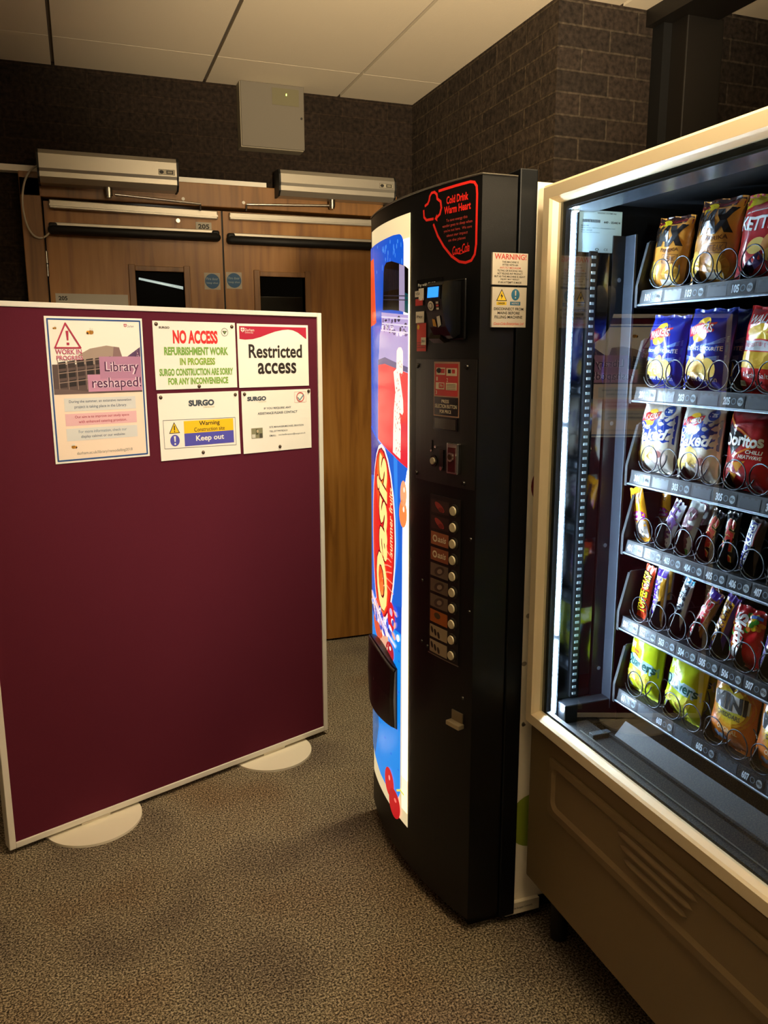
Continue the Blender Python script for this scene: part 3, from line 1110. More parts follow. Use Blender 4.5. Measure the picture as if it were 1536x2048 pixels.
for zz, a, b in ((1.575, .060, -.118), (1.558, .056, -.118), (1.540, .066, -.118)):
    Po([(a, zz + .005), (b, zz - .008), (b, zz - .012), (a, zz + .001)], o_ + .0021, EM('#d9d2ee', .9))
# cap
CAPK = EM('#0c0e14', .05)
Po([(.047, 1.595), (.040, 1.69), (.034, 1.708), (.018, 1.716), (-.02, 1.715), (-.06, 1.706), (-.10, 1.695), (-.118, 1.686), (-.118, 1.578), (-.08, 1.586), (-.02, 1.592)], o_ + .0020, CAPK)
Po([(-.068, 1.703), (-.098, 1.695), (-.100, 1.582), (-.068, 1.588)], o_ + .0024, EM('#a59bc4', .75))
Po([(-.100, 1.63), (-.118, 1.625), (-.118, 1.58), (-.098, 1.583)], o_ + .0024, EM('#0f5560', .5))
for k in range(15):
    s_ = .036 - k * .0072
    Po([(s_, 1.70 - max(0, k - 3) * .0012), (s_ - .0022, 1.70 - max(0, k - 3) * .0012), (s_ - .0022, 1.642), (s_, 1.642)], o_ + .0026, EM('#2f3348' if s_ > -.066 else '#5c557c', .35))
for zz in (1.632, 1.622):
    Po([(.045, zz + .002), (-.117, zz - .010), (-.117, zz - .0125), (.045, zz)], o_ + .0028, EM('#3a3c52', .4))
# highlight streak on the juice
STK = EM('#ffe8dc', 1.1)
streak = [(-.055, 1.487), (-.066, 1.495), (-.080, 1.495), (-.090, 1.485), (-.090, 1.432), (-.084, 1.428), (-.070, 1.43), (-.080, 1.40), (-.092, 1.36), (-.094, 1.33), (-.088, 1.322), (-.072, 1.328), (-.080, 1.29), (-.078, 1.205), (-.030, 1.218), (-.033, 1.29), (-.036, 1.33), (-.046, 1.38), (-.034, 1.432), (-.052, 1.44)]
Po(streak, o_ + .0019, STK)
for k in range(60):
    rr = random.Random(200 + k)
    z = 1.215 + .25 * rr.random()
    El(-.062 + (.018 - .036 * rr.random()) - (.012 if z > 1.40 else 0), z, .0020, .0028, o_ + .0024, EM('#c28a80', .8))
# bottle label: blue band with the oval
Po([(.33, 1.30), (.10, 1.236), (.02, 1.222), (-.03, 1.210), (-.08, 1.196), (-.118, 1.186), (-.093, 1.10), (-.09, .80), (.33, .70)], o_ + .0030, EM('#1560d0', 1.0))
Po([(-.035, 1.21), (-.06, 1.20), (-.066, .95), (-.03, .80), (-.02, .90), (-.045, 1.05)], o_ + .0033, EM('#2c86ee', 1.0))
Po([(.33, 1.30), (.12, 1.24), (.06, 1.22), (.12, 1.13), (.33, 1.1)], o_ + .0033, EM('#23329a', .9))
OZ, ORZ, OS, ORS = .968, .262, .060, .112
El(OS, OZ, ORS, ORZ, o_ + .0036, EM('#ffe9e0', 1.1))
El(OS + .001, OZ, ORS - .007, ORZ - .010, o_ + .0039, EM('#8e1420', .8))
El(OS + .003, OZ, ORS - .011, ORZ - .016, o_ + .0042, EM('#e0281f', 1.0))
for k in range(5):
    El(OS + .004, OZ + .15 + .012 * k, (ORS - .02) * (.66 - .11 * k), .090 - .014 * k, o_ + .0044 + .0001 * k, EM(['#e6401f', '#ea5620', '#ee6c24', '#f2822a', '#f59a36'][k], 1.0))
    El(OS - .002, OZ - .15 - .012 * k, (ORS - .02) * (.62 - .11 * k), .088 - .014 * k, o_ + .0044 + .0001 * k, EM(['#e6401f', '#ea5622', '#ee6a2a', '#f07c36', '#f28e44'][k], 1.0))
mb.text(AQ, 'Oasis', -.118, .742, -.012, 1.208, o_ + .0056, EM('#8e1420', .6), bold=.06, shear=.25, rot=90, L=LP)
mb.text(AQ, 'Oasis', -.113, .746, -.010, 1.204, o_ + .0060, EM('#fbe08a', 1.15), bold=.035, shear=.25, rot=90, L=LP)
mb.text(AQ, 'summer fruits', .006, .925, .030, 1.118, o_ + .0060, EM('#ffd9a0', 1.0), bold=.01, shear=.2, rot=90, L=LP)
for k in range(6):
    rr = random.Random(900 + k)
    z = .82 + .02 * k
    mb.line(AQ, [(-.055 + .012 * rr.random(), z), (-.02 + .02 * rr.random(), z + .012), (.012 + .03 * rr.random(), z + .02 - .03 * rr.random())], .0035, o_ + .0060, EM('#ff9a7a', 1.0))
# fruit and splash
for s_, z, rs, rz, c in ((-.096, 1.062, .022, .038, '#ee8a4a'), (-.098, 1.115, .018, .036, '#f0a878'), (-.020, .748, .026, .044, '#d8202c'), (.10, .70, .06, .06, '#e05a3a'), (.05, .665, .05, .05, '#e8b090'), (-.01, .64, .03, .03, '#b02030')):
    El(s_, z, rs, rz, o_ + .0064, EM(c, 1.0))
    El(s_ - .004, z + .012, rs * .22, rz * .2, o_ + .0068, EM('#fff0e4', 1.0))
for k in range(70):
    rr = random.Random(400 + k)
    t = rr.random()
    s_ = .17 - .25 * t + .03 * rr.random()
    z = .735 - .055 * t + .05 * (rr.random() - .5) + (.10 * rr.random() if t > .8 else 0)
    El(s_, z, .004 + .010 * rr.random(), .004 + .016 * rr.random(), o_ + .0070 + .00005 * (k % 4), EM(('#f4f0ff', '#4a58c8', '#ffffff', '#c8b4e0', '#233a9c', '#f2b09a')[k % 6], 1.0), rot=1.1)
mb.line(AQ, [(-.17, .745), (-.10, .725), (-.03, .70), (.05, .672)], .010, o_ + .0074, EM('#e8e4f8', 1.0), LP)
# cherries at the foot
STEM = EM('#d8d860', 1.0)
mb.line(AQ, [(.062, .238), (.085, .252), (.105, .250)], .006, o_ + .0066, STEM)
El(-.006, .232, .036, .044, o_ + .0068, EM('#c81c24', 1.0))
El(-.045, .186, .040, .044, o_ + .0071, EM('#b8141c', 1.0))
El(-.008, .246, .006, .008, o_ + .0075, EM('#ff9a90', 1.0)); El(-.052, .200, .008, .006, o_ + .0075, EM('#f07068', 1.0))
art = mb.build('picture_print', sg)
# ---- delivery hatch bulging over the panel
mb = MB()
n = 18
sA, sB = .183, -.066
vs = []
for i in range(n + 1):
    s_ = sA + (sB - sA) * i / n
    t = i / n
    bul = .012 + .016 * math.sin(PI * t) ** .6
    lo = .424 + .008 * abs(t - .4)
    hi = .612 + .034 * math.sin(PI * min(1, t * .95 + .05))
    vs += [A(s_, lo, .004), A(s_, lo + .006, bul), A(s_, (lo + hi) / 2, bul + .004), A(s_, hi - .010, bul), A(s_, hi, bul - .006), A(s_, hi, .004)]
fs = []
for i in range(n):
    for k in range(6):
        fs.append((6 * i + k, 6 * i + (k + 1) % 6, 6 * i + 6 + (k + 1) % 6, 6 * i + 6 + k))
mb.mesh(vs, fs, mat('#161412', .32, bump=.05, bscale=400))
mb.mesh(vs[:6], [tuple(range(6))], BLACK_S); mb.mesh(vs[-6:], [tuple(range(6))[::-1]], BLACK_S)
hat = mb.build('delivery_hatch', dm)
mb = MB(); mb.cyl(A(.05, .535, .029), A(.05, 0, 1) - A(.05, 0, 0), .004, .003, STEEL, 10); mb.build('hatch_screw', hat)
mb = MB(); mb.tube([A(sA + (sB + .004 - sA) * i / n, .612 + .034 * math.sin(PI * min(1, (i / n) * .95 + .05)) - .006, .011 + .016 * math.sin(PI * i / n) ** .6) for i in range(n + 1)], .004, mat('#4a443a', .3), 6); mb.build('hatch_rim', hat)

# ---- black control side: round-cornered red sticker art
VINYL = mat('#e0281f', .45)
mb = MB()
a1 = [(.192, 1.848)]
outline = [(.243, 1.846), (.30, 1.8475), (.345, 1.848), (.357, 1.845), (.364, 1.836), (.3655, 1.82), (.3655, 1.715), (.362, 1.694), (.352, 1.682), (.335, 1.679), (.315, 1.683), (.29, 1.697), (.262, 1.722), (.240, 1.748), (.224, 1.775)]
mb.line(AP, outline, .0058, .0006, VINYL, .03)
cl = [(.220, 1.840)]
c1 = [(.188 + .000, 1.817 + .000)]
pts = [(.222, 1.787), (.192, 1.790), (.182, 1.800), (.184, 1.815)]
mb.line(AP, [(.222, 1.788), (.196, 1.789), (.186, 1.797), (.184, 1.812)], .0058, .0006, VINYL)
mb.line(AP, [(.190, 1.822), (.200, 1.825), (.206, 1.832), (.208, 1.840), (.215, 1.8465), (.226, 1.8465), (.235, 1.840), (.237, 1.830)], .0058, .0006, VINYL)
mb.line(AP, [(.237, 1.830), (.249, 1.822), (.252, 1.808), (.247, 1.795), (.234, 1.788)], .0058, .0006, VINYL)
mb.poly(AP, [(.236, 1.797), (.228, 1.787), (.238, 1.780)], .0006, VINYL)
SPL = .02
for st, box, bd in (('Cold Drink', (.270, 1.812, .340, 1.829), .03), ('Warm Heart', (.262, 1.791, .348, 1.808), .03), ('To save energy this', (.270, 1.772, .338, 1.780), 0), ('vendor goes to sleep when', (.257, 1.761, .353, 1.769), 0), ("you're not here.  We care", (.262, 1.750, .352, 1.758), 0), ('about our impact', (.272, 1.739, .340, 1.747), 0), ('on the planet', (.278, 1.728, .334, 1.736), 0)):
    mb.text(AP, st, *box, .0007, VINYL if bd else mat('#b8433a', .5), bold=bd, L=SPL)
mb.text(AP, 'Coca-Cola', .292, 1.700, .346, 1.720, .0007, VINYL, bold=.012, shear=.35, L=SPL, tilt=.08)
mb.line(AP, [(.296, 1.704), (.318, 1.699), (.338, 1.703)], .0014, .0008, VINYL)
mb.build('energy_sticker', dm)

# card reader
TR = (A(-.31, 0) - A(-.29, 0)).normalized()
RF = frame(A(-.303, 1.585), TR, (0, 0, 1))
mb = MB()
mb.rect(AP, .158, 1.632, .262, 1.655, .0012, BLACK_S, .02)
mb.text(AP, 'Pay with CARD', .164, 1.637, .236, 1.646, .0018, WHITE_P, bold=.01, L=.02)
mb.box(-.060, .044, -.075, .060, 0, .008, BLACK_S, 0.003, lambda v: RF(v.x, v.y, v.z))
rd = mb.build('card_reader', dm)
mb = MB()
prof = [(.0, .054), (.044, .053), (.052, .050), (.056, .044), (.058, .016), (.054, -.012), (.044, -.046), (.030, -.066), (.022, -.072), (.0, -.060)]
mb.prism(prof, lambda u, v, w: RF(w, v, .006 + u), -.030, .030, BLACK_S)
mb.build('reader_body', rd)


def G(u, v, off=0.0):
    """point on the reader's fascia, u from its left edge"""
    for (d0, v0), (d1, v1) in zip(prof[3:-2], prof[4:-1]):
        if v >= v1:
            break
    d = d0 + (d1 - d0) * (v - v0) / (v1 - v0)
    return RF(u - .030, v, .006 + d + off)


mb = MB()
mb.rect(G, .003, .013, .057, .044, .001, mat('#1b1d22', .2), .01)
mb.rect(G, .010, .018, .050, .041, .0018, mat('#2f8cf4', .3, emit=1.3), .01)
mb.build('reader_screen', rd)
mb = MB()
CRM = mat('#d9d2c2', .4)
mb.ell(G, .021, .000, .011, .0105, .0016, CRM); mb.ell(G, .021, .000, .0075, .007, .0022, mat('#8a8478', .4)); mb.ell(G, .021, .000, .0045, .0045, .0028, CRM)
for k, c in enumerate(('#c9c3b4', '#b3402f', '#b9b2a2')):
    mb.rect(G, .040, -.009 + .0065 * k, .049, -.0045 + .0065 * k, .0016, mat(c, .4))
mb.poly(G, [(.016, -.044), (.028, -.046), (.027, -.030), (.018, -.028)], .0016, mat('#e0a020', .4))
mb.poly(G, [(.032, -.048), (.046, -.042), (.048, -.022), (.036, -.024)], .002, WHITE_P)
mb.build('keypad', rd)
mb = MB(); mb.prism([(.008, -.058), (.036, -.058), (.040, -.072), (.026, -.082), (.008, -.078)], lambda u, v, w: RF(w, v, u), -.046, -.006, mat('#2a2012', .4)); mb.box(-.052, -.040, -.072, -.052, .008, .022, mat('#c8a21c', .4), .002, lambda v: RF(v.x, v.y, v.z)); mb.build('card_slot', rd)
mb = MB()
for box, c, t in (((.152, 1.615, .182, 1.629), '#efe8d6', 'VISA'), ((.170, 1.606, .192, 1.634), '#f2ecdc', None), ((.156, 1.594, .188, 1.610), '#c22a26', None), ((.158, 1.553, .194, 1.580), '#e8e0cc', 'Pay')):
    mb.rect(AP, *box, .004 if t != 'VISA' else .003, mat(c, .45), .02)
    if t:
        u0, v0, u1, v1 = box
        mb.text(AP, t, u0 + .006, (v0 + v1) / 2 - .003, u1 - .006, (v0 + v1) / 2 + .004, .0048, INK, bold=.01)
mb.rect(AP, .160, 1.485, .200, 1.552, .002, mat('#d8301f', .5), .02)
mb.ell(AP, .168, 1.543, .005, .006, .003, mat('#f0c030', .5))
for k in range(3):
    mb.rect(AP, .162, 1.493 + .006 * k, .196, 1.4945 + .006 * k, .0025, mat('#8e1a12', .5), .02)
mb.rect(AP, .182, 1.500, .202, 1.518, .004, mat('#efe6d0', .5), .02)
mb.text(AP, '27004214', .184, 1.506, .200, 1.512, .0046, INK, bold=.01)
mb.build('payment_sticker', dm)

# coin and selection panel
mb = MB()
arc_slab(mb, -.376, -.160, 1.168, 1.466, .0, .003, mat('#151413', .38, bump=.06, bscale=500), 10)
cp = mb.build('coin_panel', dm)


def nrm(s_):
    return (A(s_, 0, 1) - A(s_, 0, 0)).normalized()


for u, z in ((.167, 1.450), (.347, 1.449), (.164, 1.182), (.343, 1.180)):
    mb = MB(); mb.cyl(A(-u, z, .003), nrm(-u), .0065, .004, mat('#2a2826', .3, .7), 14, .005); mb.build('screw', cp)
for u, z in ((.19, .905), (.366, .872), (.19, .74), (.215, .735), (.35, .645), (.366, 1.05)):
    mb = MB(); mb.cyl(A(-u, z, 0), nrm(-u), .0045, .003, mat('#3a3835', .3, .7), 12, .003); mb.build('screw', door)
IR, ICR = mat('#c2302e', .45), mat('#d9cdae', .45)
mb = MB()
mb.rect(AP, .2355, 1.332, .3255, 1.4605, .0036, mat('#b08a72', .45), .02)
mb.rect(AP, .240, 1.381, .321, 1.456, .0042, IR, .02)
mb.rect(AP, .238, 1.335, .323, 1.378, .0042, BLACK_S, .02)
mb.rect(AP, .246, 1.430, .278, 1.447, .0048, ICR, .02); mb.rect(AP, .282, 1.428, .318, 1.446, .0048, ICR, .02)
mb.ell(AP, .256, 1.440, .009, .006, .0054, INK); mb.rect(AP, .262, 1.434, .276, 1.444, .0054, IR)
mb.rect(AP, .288, 1.434, .298, 1.443, .0054, INK); mb.rect(AP, .302, 1.434, .312, 1.443, .0054, IR)
mb.rect(AP, .244, 1.396, .276, 1.412, .0048, ICR, .02); mb.rect(AP, .281, 1.395, .318, 1.412, .0048, ICR, .02)
mb.rect(AP, .256, 1.399, .274, 1.410, .0054, IR); mb.text(AP, '20p', .259, 1.401, .271, 1.408, .0058, ICR, bold=.02)
for k in range(4):
    mb.rect(AP, .284, 1.397 + .0036 * k, .315, 1.3985 + .0036 * k, .0054, mat('#8a7a62', .5))
for st, u, z in (('1', .246, 1.416), ('2', .283, 1.414), ('3', .244, 1.384)):
    mb.text(AP, st, u, z, u + .005, z + .009, .0048, ICR, bold=.02)
for st, box in (('PRESS', (.266, 1.364, .292, 1.372)), ('SELECTION BUTTON', (.242, 1.352, .319, 1.361)), ('FOR PRICE', (.260, 1.340, .300, 1.348))):
    mb.text(AP, st, *box, .0048, ICR, bold=.015)
mb.build('instruction_card', cp)
mb = MB(); arc_slab(mb, -.322, -.238, 1.300, 1.330, .003, .006, BLACK_S, 4); mb.rect(AP, .243, 1.303, .318, 1.327, .0066, mat('#3b3832', .2), .02); mb.build('price_display', cp)
mb = MB(); mb.cyl(A(-.240, 1.222, .003), nrm(-.24), .014, .004, BLACK_S, 20); mb.cyl(A(-.240, 1.222, .007), nrm(-.24), .0085, .004, mat('#a59c86', .4), 18); mb.build('coin_return_button', cp)
mb = MB(); arc_slab(mb, -.232, -.228, 1.248, 1.272, .003, .005, BLACK_S, 2); mb.cyl(A(-.229, 1.246, .003), nrm(-.23), .003, .003, STEEL, 8); mb.cyl(A(-.245, 1.257, .003), nrm(-.24), .0035, .003, STEEL, 8); mb.build('coin_slot', cp)
mb = MB(); arc_slab(mb, -.276, -.262, 1.205, 1.252, .003, .006, BLACK_S, 3); mb.cyl(A(-.269, 1.207, .006), nrm(-.27), .005, .002, STEEL, 10); mb.build('lever', cp)
mb = MB()
LF = frame(A(-.318, 1.237, .003), (A(-.33, 0) - A(-.31, 0)), (0, 0, 1))
mb.box(-.020, .020, -.037, .037, 0, .014, STEEL, .003, lambda v: LF(v.x, v.y, v.z))
mb.box(-.013, .011, -.032, .026, .014, .0155, mat('#5a2026', .25, .6), 0, lambda v: LF(v.x, v.y, v.z))
lk = mb.build('lock', cp)
mb = MB(); mb.cyl(LF(-.001, .004, .0155), nrm(-.318), .011, .004, STEEL, 20); mb.cyl(LF(-.001, .004, .0195), nrm(-.318), .007, .001, mat('#4a3020', .3, .7), 16); mb.build('lock_barrel', lk)

# selection strip: ten flavour cards each with its round button
mb = MB(); arc_slab(mb, -.334, -.224, .722, 1.138, .0, .0025, mat('#141210', .4), 6); mb.line(AP, [(.222, .723), (.336, .723)], .003, .003, mat('#8a8274', .3, .7), .02); sel = mb.build('selection_strip', dm)
FL = ['#3a2a26', '#3a2824', '#9a5a3a', '#8f5236', '#6a5a4c', '#665646', '#6a5a4a', '#a85a26', '#9c8a6c', '#a08e70']
for k in range(10):
    z = 1.110 - .0405 * k
    mb = MB()
    mb.rect(AP, .229, z - .0165, .296, z + .0165, .0032, mat(FL[k], .4), .02)
    c = mat('#a33c34', .45)
    if k < 2:
        mb.ell(AP, .262, z, .020, .008, .0038, c, rot=-.5); mb.ell(AP, .268, z - .006, .010, .006, .004, mat('#7a2a26', .45))
    elif k < 4:
        ring(mb, AP, .246, z, .005, .009, .0038, ICR)
        mb.text(AP, 'asis', .257, z - .007, .288, z + .008, .0038, ICR, bold=.02, shear=.2)
    elif k < 7:
        mb.ell(AP, .264, z, .020, .011, .0038, mat('#4c3c34', .45), rot=.4); mb.ell(AP, .266, z, .010, .006, .0042, mat('#8a7868', .45), rot=.4)
    elif k == 7:
        mb.ell(AP, .258, z + .004, .012, .008, .0038, mat('#4a3a22', .45))
    else:
        for q in range(3):
            mb.ell(AP, .238 + .013 * q, z + .003 - .004 * q, .0045, .009, .0038, mat('#2a201c', .45), rot=.3)
    mb.build('flavour_card', sel)
    mb = MB()
    n_ = nrm(-.316)
    mb.cyl(A(-.315, z, .0025), n_, .0155, .005, mat('#34302a', .3, .5), 22)
    mb.cyl(A(-.315, z, .0075), n_, .0115, .003, mat('#c9bd9c', .4), 20, .0105)
    mb.build('selection_button', sel)
mb = MB()
CF = frame(A(-.335, .582, .0), (A(-.35, 0) - A(-.32, 0)), (0, 0, 1))
mb.box(-.020, .020, -.004, .022, 0, .004, mat('#8c7f66', .3, .8), .001, lambda v: CF(v.x, v.y, v.z))
mb.box(-.024, .024, -.016, -.004, 0, .020, mat('#b8aa8a', .3, .8), .002, lambda v: CF(v.x, v.y, v.z))
mb.build('coin_return_cup', dm)

# stickers on the door's edge, facing the room
SP = lambda u, v, off=0.0: Vector((u, 1.649 - off, v))
WS = mat('#b3ab9c', .5)
mb = MB()
mb.box(.865, .953, 1.6485, 1.655, 1.629, 1.697, WS)
mb.text(SP, 'WARNING!', .8695, 1.683, .949, 1.695, .0008, mat('#a8322c', .5), bold=.02)
for k, st in enumerate(('THIS MACHINE IS', 'FITTED WITH AN', 'ANTI-TILT MECHANISM', 'TILTING OR ROCKING WILL', 'NOT RELEASE ANY PRODUCT', 'BUT AS THIS MACHINE IS HEAVY', 'INJURY MAY RESULT', 'IF AN ATTEMPT IS MADE')):
    hw = .0018 * len(st) * .85
    z = 1.6755 - .0062 * k
    mb.text(SP, st, .909 - hw * .9, z, .909 + hw * .9, z + .0042, .0008, mat('#a8524a', .5) if k == 2 else INK, bold=.015)
o = mb.build('warning_sticker', dm); o['label'] = 'white sticker headed WARNING in red'
mb = MB()
mb.box(.866, .952, 1.6485, 1.655, 1.537, 1.624, WS)
mb.poly(SP, [(.876, 1.594), (.903, 1.594), (.8895, 1.620)], .0006, INK); mb.poly(SP, [(.8785, 1.5955), (.9005, 1.5955), (.8895, 1.6165)], .0009, mat('#d6b52c', .5))
mb.poly(SP, [(.890, 1.612), (.886, 1.604), (.889, 1.604), (.888, 1.597), (.893, 1.606), (.890, 1.606)], .0012, INK)
mb.rect(SP, .877, 1.585, .902, 1.5925, .0006, mat('#c8aa2c', .5)); mb.text(SP, 'DANGER', .881, 1.587, .898, 1.591, .0010, INK, bold=.02)
mb.ell(SP, .924, 1.608, .0105, .0125, .0006, mat('#1f5f80', .5)); mb.rect(SP, .9225, 1.606, .9255, 1.617, .001, WS); mb.rect(SP, .9225, 1.6, .9255, 1.603, .001, WS)
mb.rect(SP, .911, 1.585, .937, 1.593, .0006, mat('#1f5f80', .5)); mb.text(SP, 'NOTICE', .915, 1.587, .933, 1.591, .001, WS, bold=.02)
for k, (st, hw) in enumerate((('DISCONNECT FROM', .037), ('MAINS BEFORE', .028), ('FILLING MACHINE', .035))):
    mb.text(SP, st, .908 - hw, 1.574 - .0088 * k, .908 + hw, 1.580 - .0088 * k, .0008, INK, bold=.015)
mb.text(SP, 'Coca-Cola Enterprises Ltd', .871, 1.5405, .947, 1.548, .0008, mat('#c2483e', .5), shear=.3, bold=.01)
o = mb.build('mains_sticker', dm); o['label'] = 'white sticker with a yellow triangle and a blue disc'

# ================================================================== SNACK MACHINE
XS = .980
sm = empty('snack_machine', (1.42, 1.12, 0))
tag(sm, 'champagne-coloured snack vending machine with a large lit glass front', 'vending machine')
YL, YR = 1.630, .600
ZB, ZT, ZM = .160, 1.838, .585
mb = MB()
mb.box(1.005, 1.86, 1.612, YL, ZB, ZT - .008, CHAMP)
mb.box(1.005, 1.86, YR, YR + .018, ZB, ZT - .008, CHAMP)
mb.box(1.005, 1.86, YR + .018, 1.612, ZT - .028, ZT - .008, CHAMP)
mb.box(1.84, 1.86, YR + .018, 1.612, ZB, ZT - .028, DKGREY)
mb.box(1.005, 1.84, YR + .018, 1.612, ZB, ZB + .02, CHAMP)
mb.build('cabinet', sm)
for x in (1.06, 1.80):
    for y in (1.57, .66):
        mb = MB()
        mb.cyl((x, y, 0), (0, 0, 1), .022, ZB, BLACK_M, 16)
        mb.build('levelling_foot', sm)
# interior shell
INB = mat('#0c0d10', .45)
mb = MB()
mb.box(1.30, 1.31, YR + .03, 1.597, .45, 1.80, mat('#0a0908', .6)) if False else None
mb.box(1.74, 1.75, YR + .03, 1.597, .52, 1.80, mat('#0d0b0a', .6))
mb.box(1.0, 1.74, YR + .018, YR + .04, .52, 1.80, INB)
mb.box(1.0, 1.74, YR + .03, 1.597, 1.80, 1.806, INB)
mb.box(1.0, 1.74, YR + .03, 1.597, .50, .52, INB)
mb.build('inner_liner', sm)
mb = MB(); mb.box(1.0, 1.74, 1.586, 1.600, .52, 1.80, WALL_IN); lw = mb.build('inner_side_wall', sm)
mb = MB()
mb.box(1.128, 1.162, 1.580, 1.587, .640, 1.735, mat('#14161a', .35))
mb.box(1.160, 1.166, 1.545, 1.587, .625, 1.735, mat('#363c46', .4, .4), .001)
rl = mb.build('tray_rail', lw)
for z in (1.64, 1.32, 1.03, .72):
    mb = MB(); mb.cyl((1.146, 1.580, z), (0, -1, 0), .005, .003, STEEL, 12); mb.build('screw', rl)
mb = MB(); mb.box(1.035, 1.185, 1.548, 1.588, .590, .650, mat('#1a1c20', .3), .003); mb.build('floor_ledge', lw)
LW = lambda u, v, off=0.0: Vector((u, 1.586 - off, v))
mb = MB()
mb.box(1.040, 1.150, 1.5835, 1.586, 1.698, 1.786, mat('#b9dcf0', .35))
LW = lambda u, v, off=0.0: Vector((1.040 + (u - 1.040) * .86, 1.5847 - off, 1.698 + (v - 1.592) * .52))
for k in range(34):
    x = 1.048 + .0016 * k
    mb.rect(LW, x, 1.712, x + (.0011 if k % 3 else .0005), 1.724, .002, INK)
mb.text(LW, '449 - 054414', 1.112, 1.710, 1.162, 1.720, .002, INK, bold=.02)
mb.text(LW, 'VENDING SYSTEMS INC', 1.092, 1.748, 1.15, 1.754, .002, INK, bold=.01)
for k, (a, b) in enumerate(((1.045, 1.068), (1.045, 1.148), (1.045, 1.078), (1.045, 1.10))):
    mb.text(LW, ('Model: 449', 'Mfg for service: WESTON 2 PROGRESSION WAY', 'Volts: 220/240', 'Amp/Freq: 400 HZ 50 H')[k], a, 1.696 - .009 * k, b, 1.701 - .009 * k, .002, mat('#4a6a80', .5), bold=.01)
ring(mb, LW, 1.095, 1.604, .0035, .0055, .002, INK)
mb.text(LW, 'CE', 1.116, 1.600, 1.128, 1.609, .002, INK)
o = mb.build('rating_plate', lw); o['label'] = 'pale printed label with a barcode'

# dark upright with pale dashes just behind the strip
mb = MB()
mb.box(1.068, 1.088, 1.579, 1.587, .655, 1.70, mat('#0d0f13', .4))
zz = 1.69
while zz > .66:
    mb.box(1.073, 1.083, 1.5775, 1.580, zz - .006, zz, mat('#9fb4bd', .35, .3))
    zz -= .0165
mb.build('dashed_upright', lw)
# LED strip inside the door edge
mb = MB()
mb.box(1.013, 1.030, 1.576, 1.5862, .612, 1.790, mat('#22272c', .5))
zz = 1.776
k = 0
while zz > .625:
    if not (abs(zz - 1.325) < .010 or abs(zz - .818) < .008):
        mb.box(1.0190, 1.0242, 1.5735, 1.576, zz - .0085, zz, LED)
    zz -= .0110
led = mb.build('led_strip', sm)
mb = MB(); mb.box(1.014, 1.030, 1.568, 1.578, 1.778, 1.795, WHITE_P, .002); mb.build('strip_clip', led)
mb = MB(); mb.box(1.0, 1.075, YR + .03, 1.592, 1.782, 1.800, mat('#5a636e', .25, .6)); mb.build('header_channel', sm)

# glazed door: silver frame, pane, lower front
mb = MB()
fo = [(0.0, 0.0), (.006, -.006), (.030, -.006), (.034, .0), (.040, .012), (.040, .03), (.0, .03)]   # (inwards, depth)
ring_pts = []
yo0, yo1, zo0, zo1 = YL + .002, YR - .002, ZM, ZT


def fr(u, d, corner):
    sy, sz = [(1, 1), (1, -1), (-1, -1), (-1, 1)][corner]
    y = (yo0 - u) if sy == 1 else (yo1 + u)
    z = (zo1 - u) if sz == 1 else (zo0 + u)
    return Vector((XS + d, y, z))


for c in range(4):
    for i in range(len(fo)):
        a, b = fo[i], fo[(i + 1) % len(fo)]
        mb.face([fr(*a, c), fr(*a, (c + 1) % 4), fr(*b, (c + 1) % 4), fr(*b, c)], FRAME)
gd = mb.build('glass_door', sm)
gd['label'] = 'champagne metal frame around the glass'
mb = MB(); mb.box(.992, .997, YR + .034, YL - .034, ZM + .036, ZT - .036, GLASS); mb.build('glass_pane', gd)
mb = MB()
for y0, y1, z0, z1 in ((YL - .058, YL - .036, ZM + .036, ZT - .036), (YR + .036, YR + .058, ZM + .036, ZT - .036), (YR + .058, YL - .058, ZT - .052, ZT - .036), (YR + .058, YL - .058, ZM + .036, ZM + .046)):
    mb.box(.998, 1.010, y0, y1, z0, z1, BLACK_M)
mb.build('door_gasket', gd)

mb = MB()
mb.box(.990, 1.012, YR, YL - .004, ZB, ZM - .008, CHAMP, .004)
lf = mb.build('lower_front', sm)
LFp = lambda u, v, off=0.0: Vector((.990 - off, YL - .004 - u, v))     # u to the right of the picture from the machine's left edge
mb = MB()
PU0, PU1, PV0, PV1 = .100, .93, .395, .538


def rrect(u0, v0, u1, v1, r, n=6):
    out = []
    for cx_, cy_, a0 in ((u1 - r, v1 - r, 0), (u0 + r, v1 - r, PI / 2), (u0 + r, v0 + r, PI), (u1 - r, v0 + r, 1.5 * PI)):
        for k in range(n + 1):
            a = a0 + PI / 2 * k / n
            out.append((cx_ + r * math.cos(a), cy_ + r * math.sin(a)))
    return out


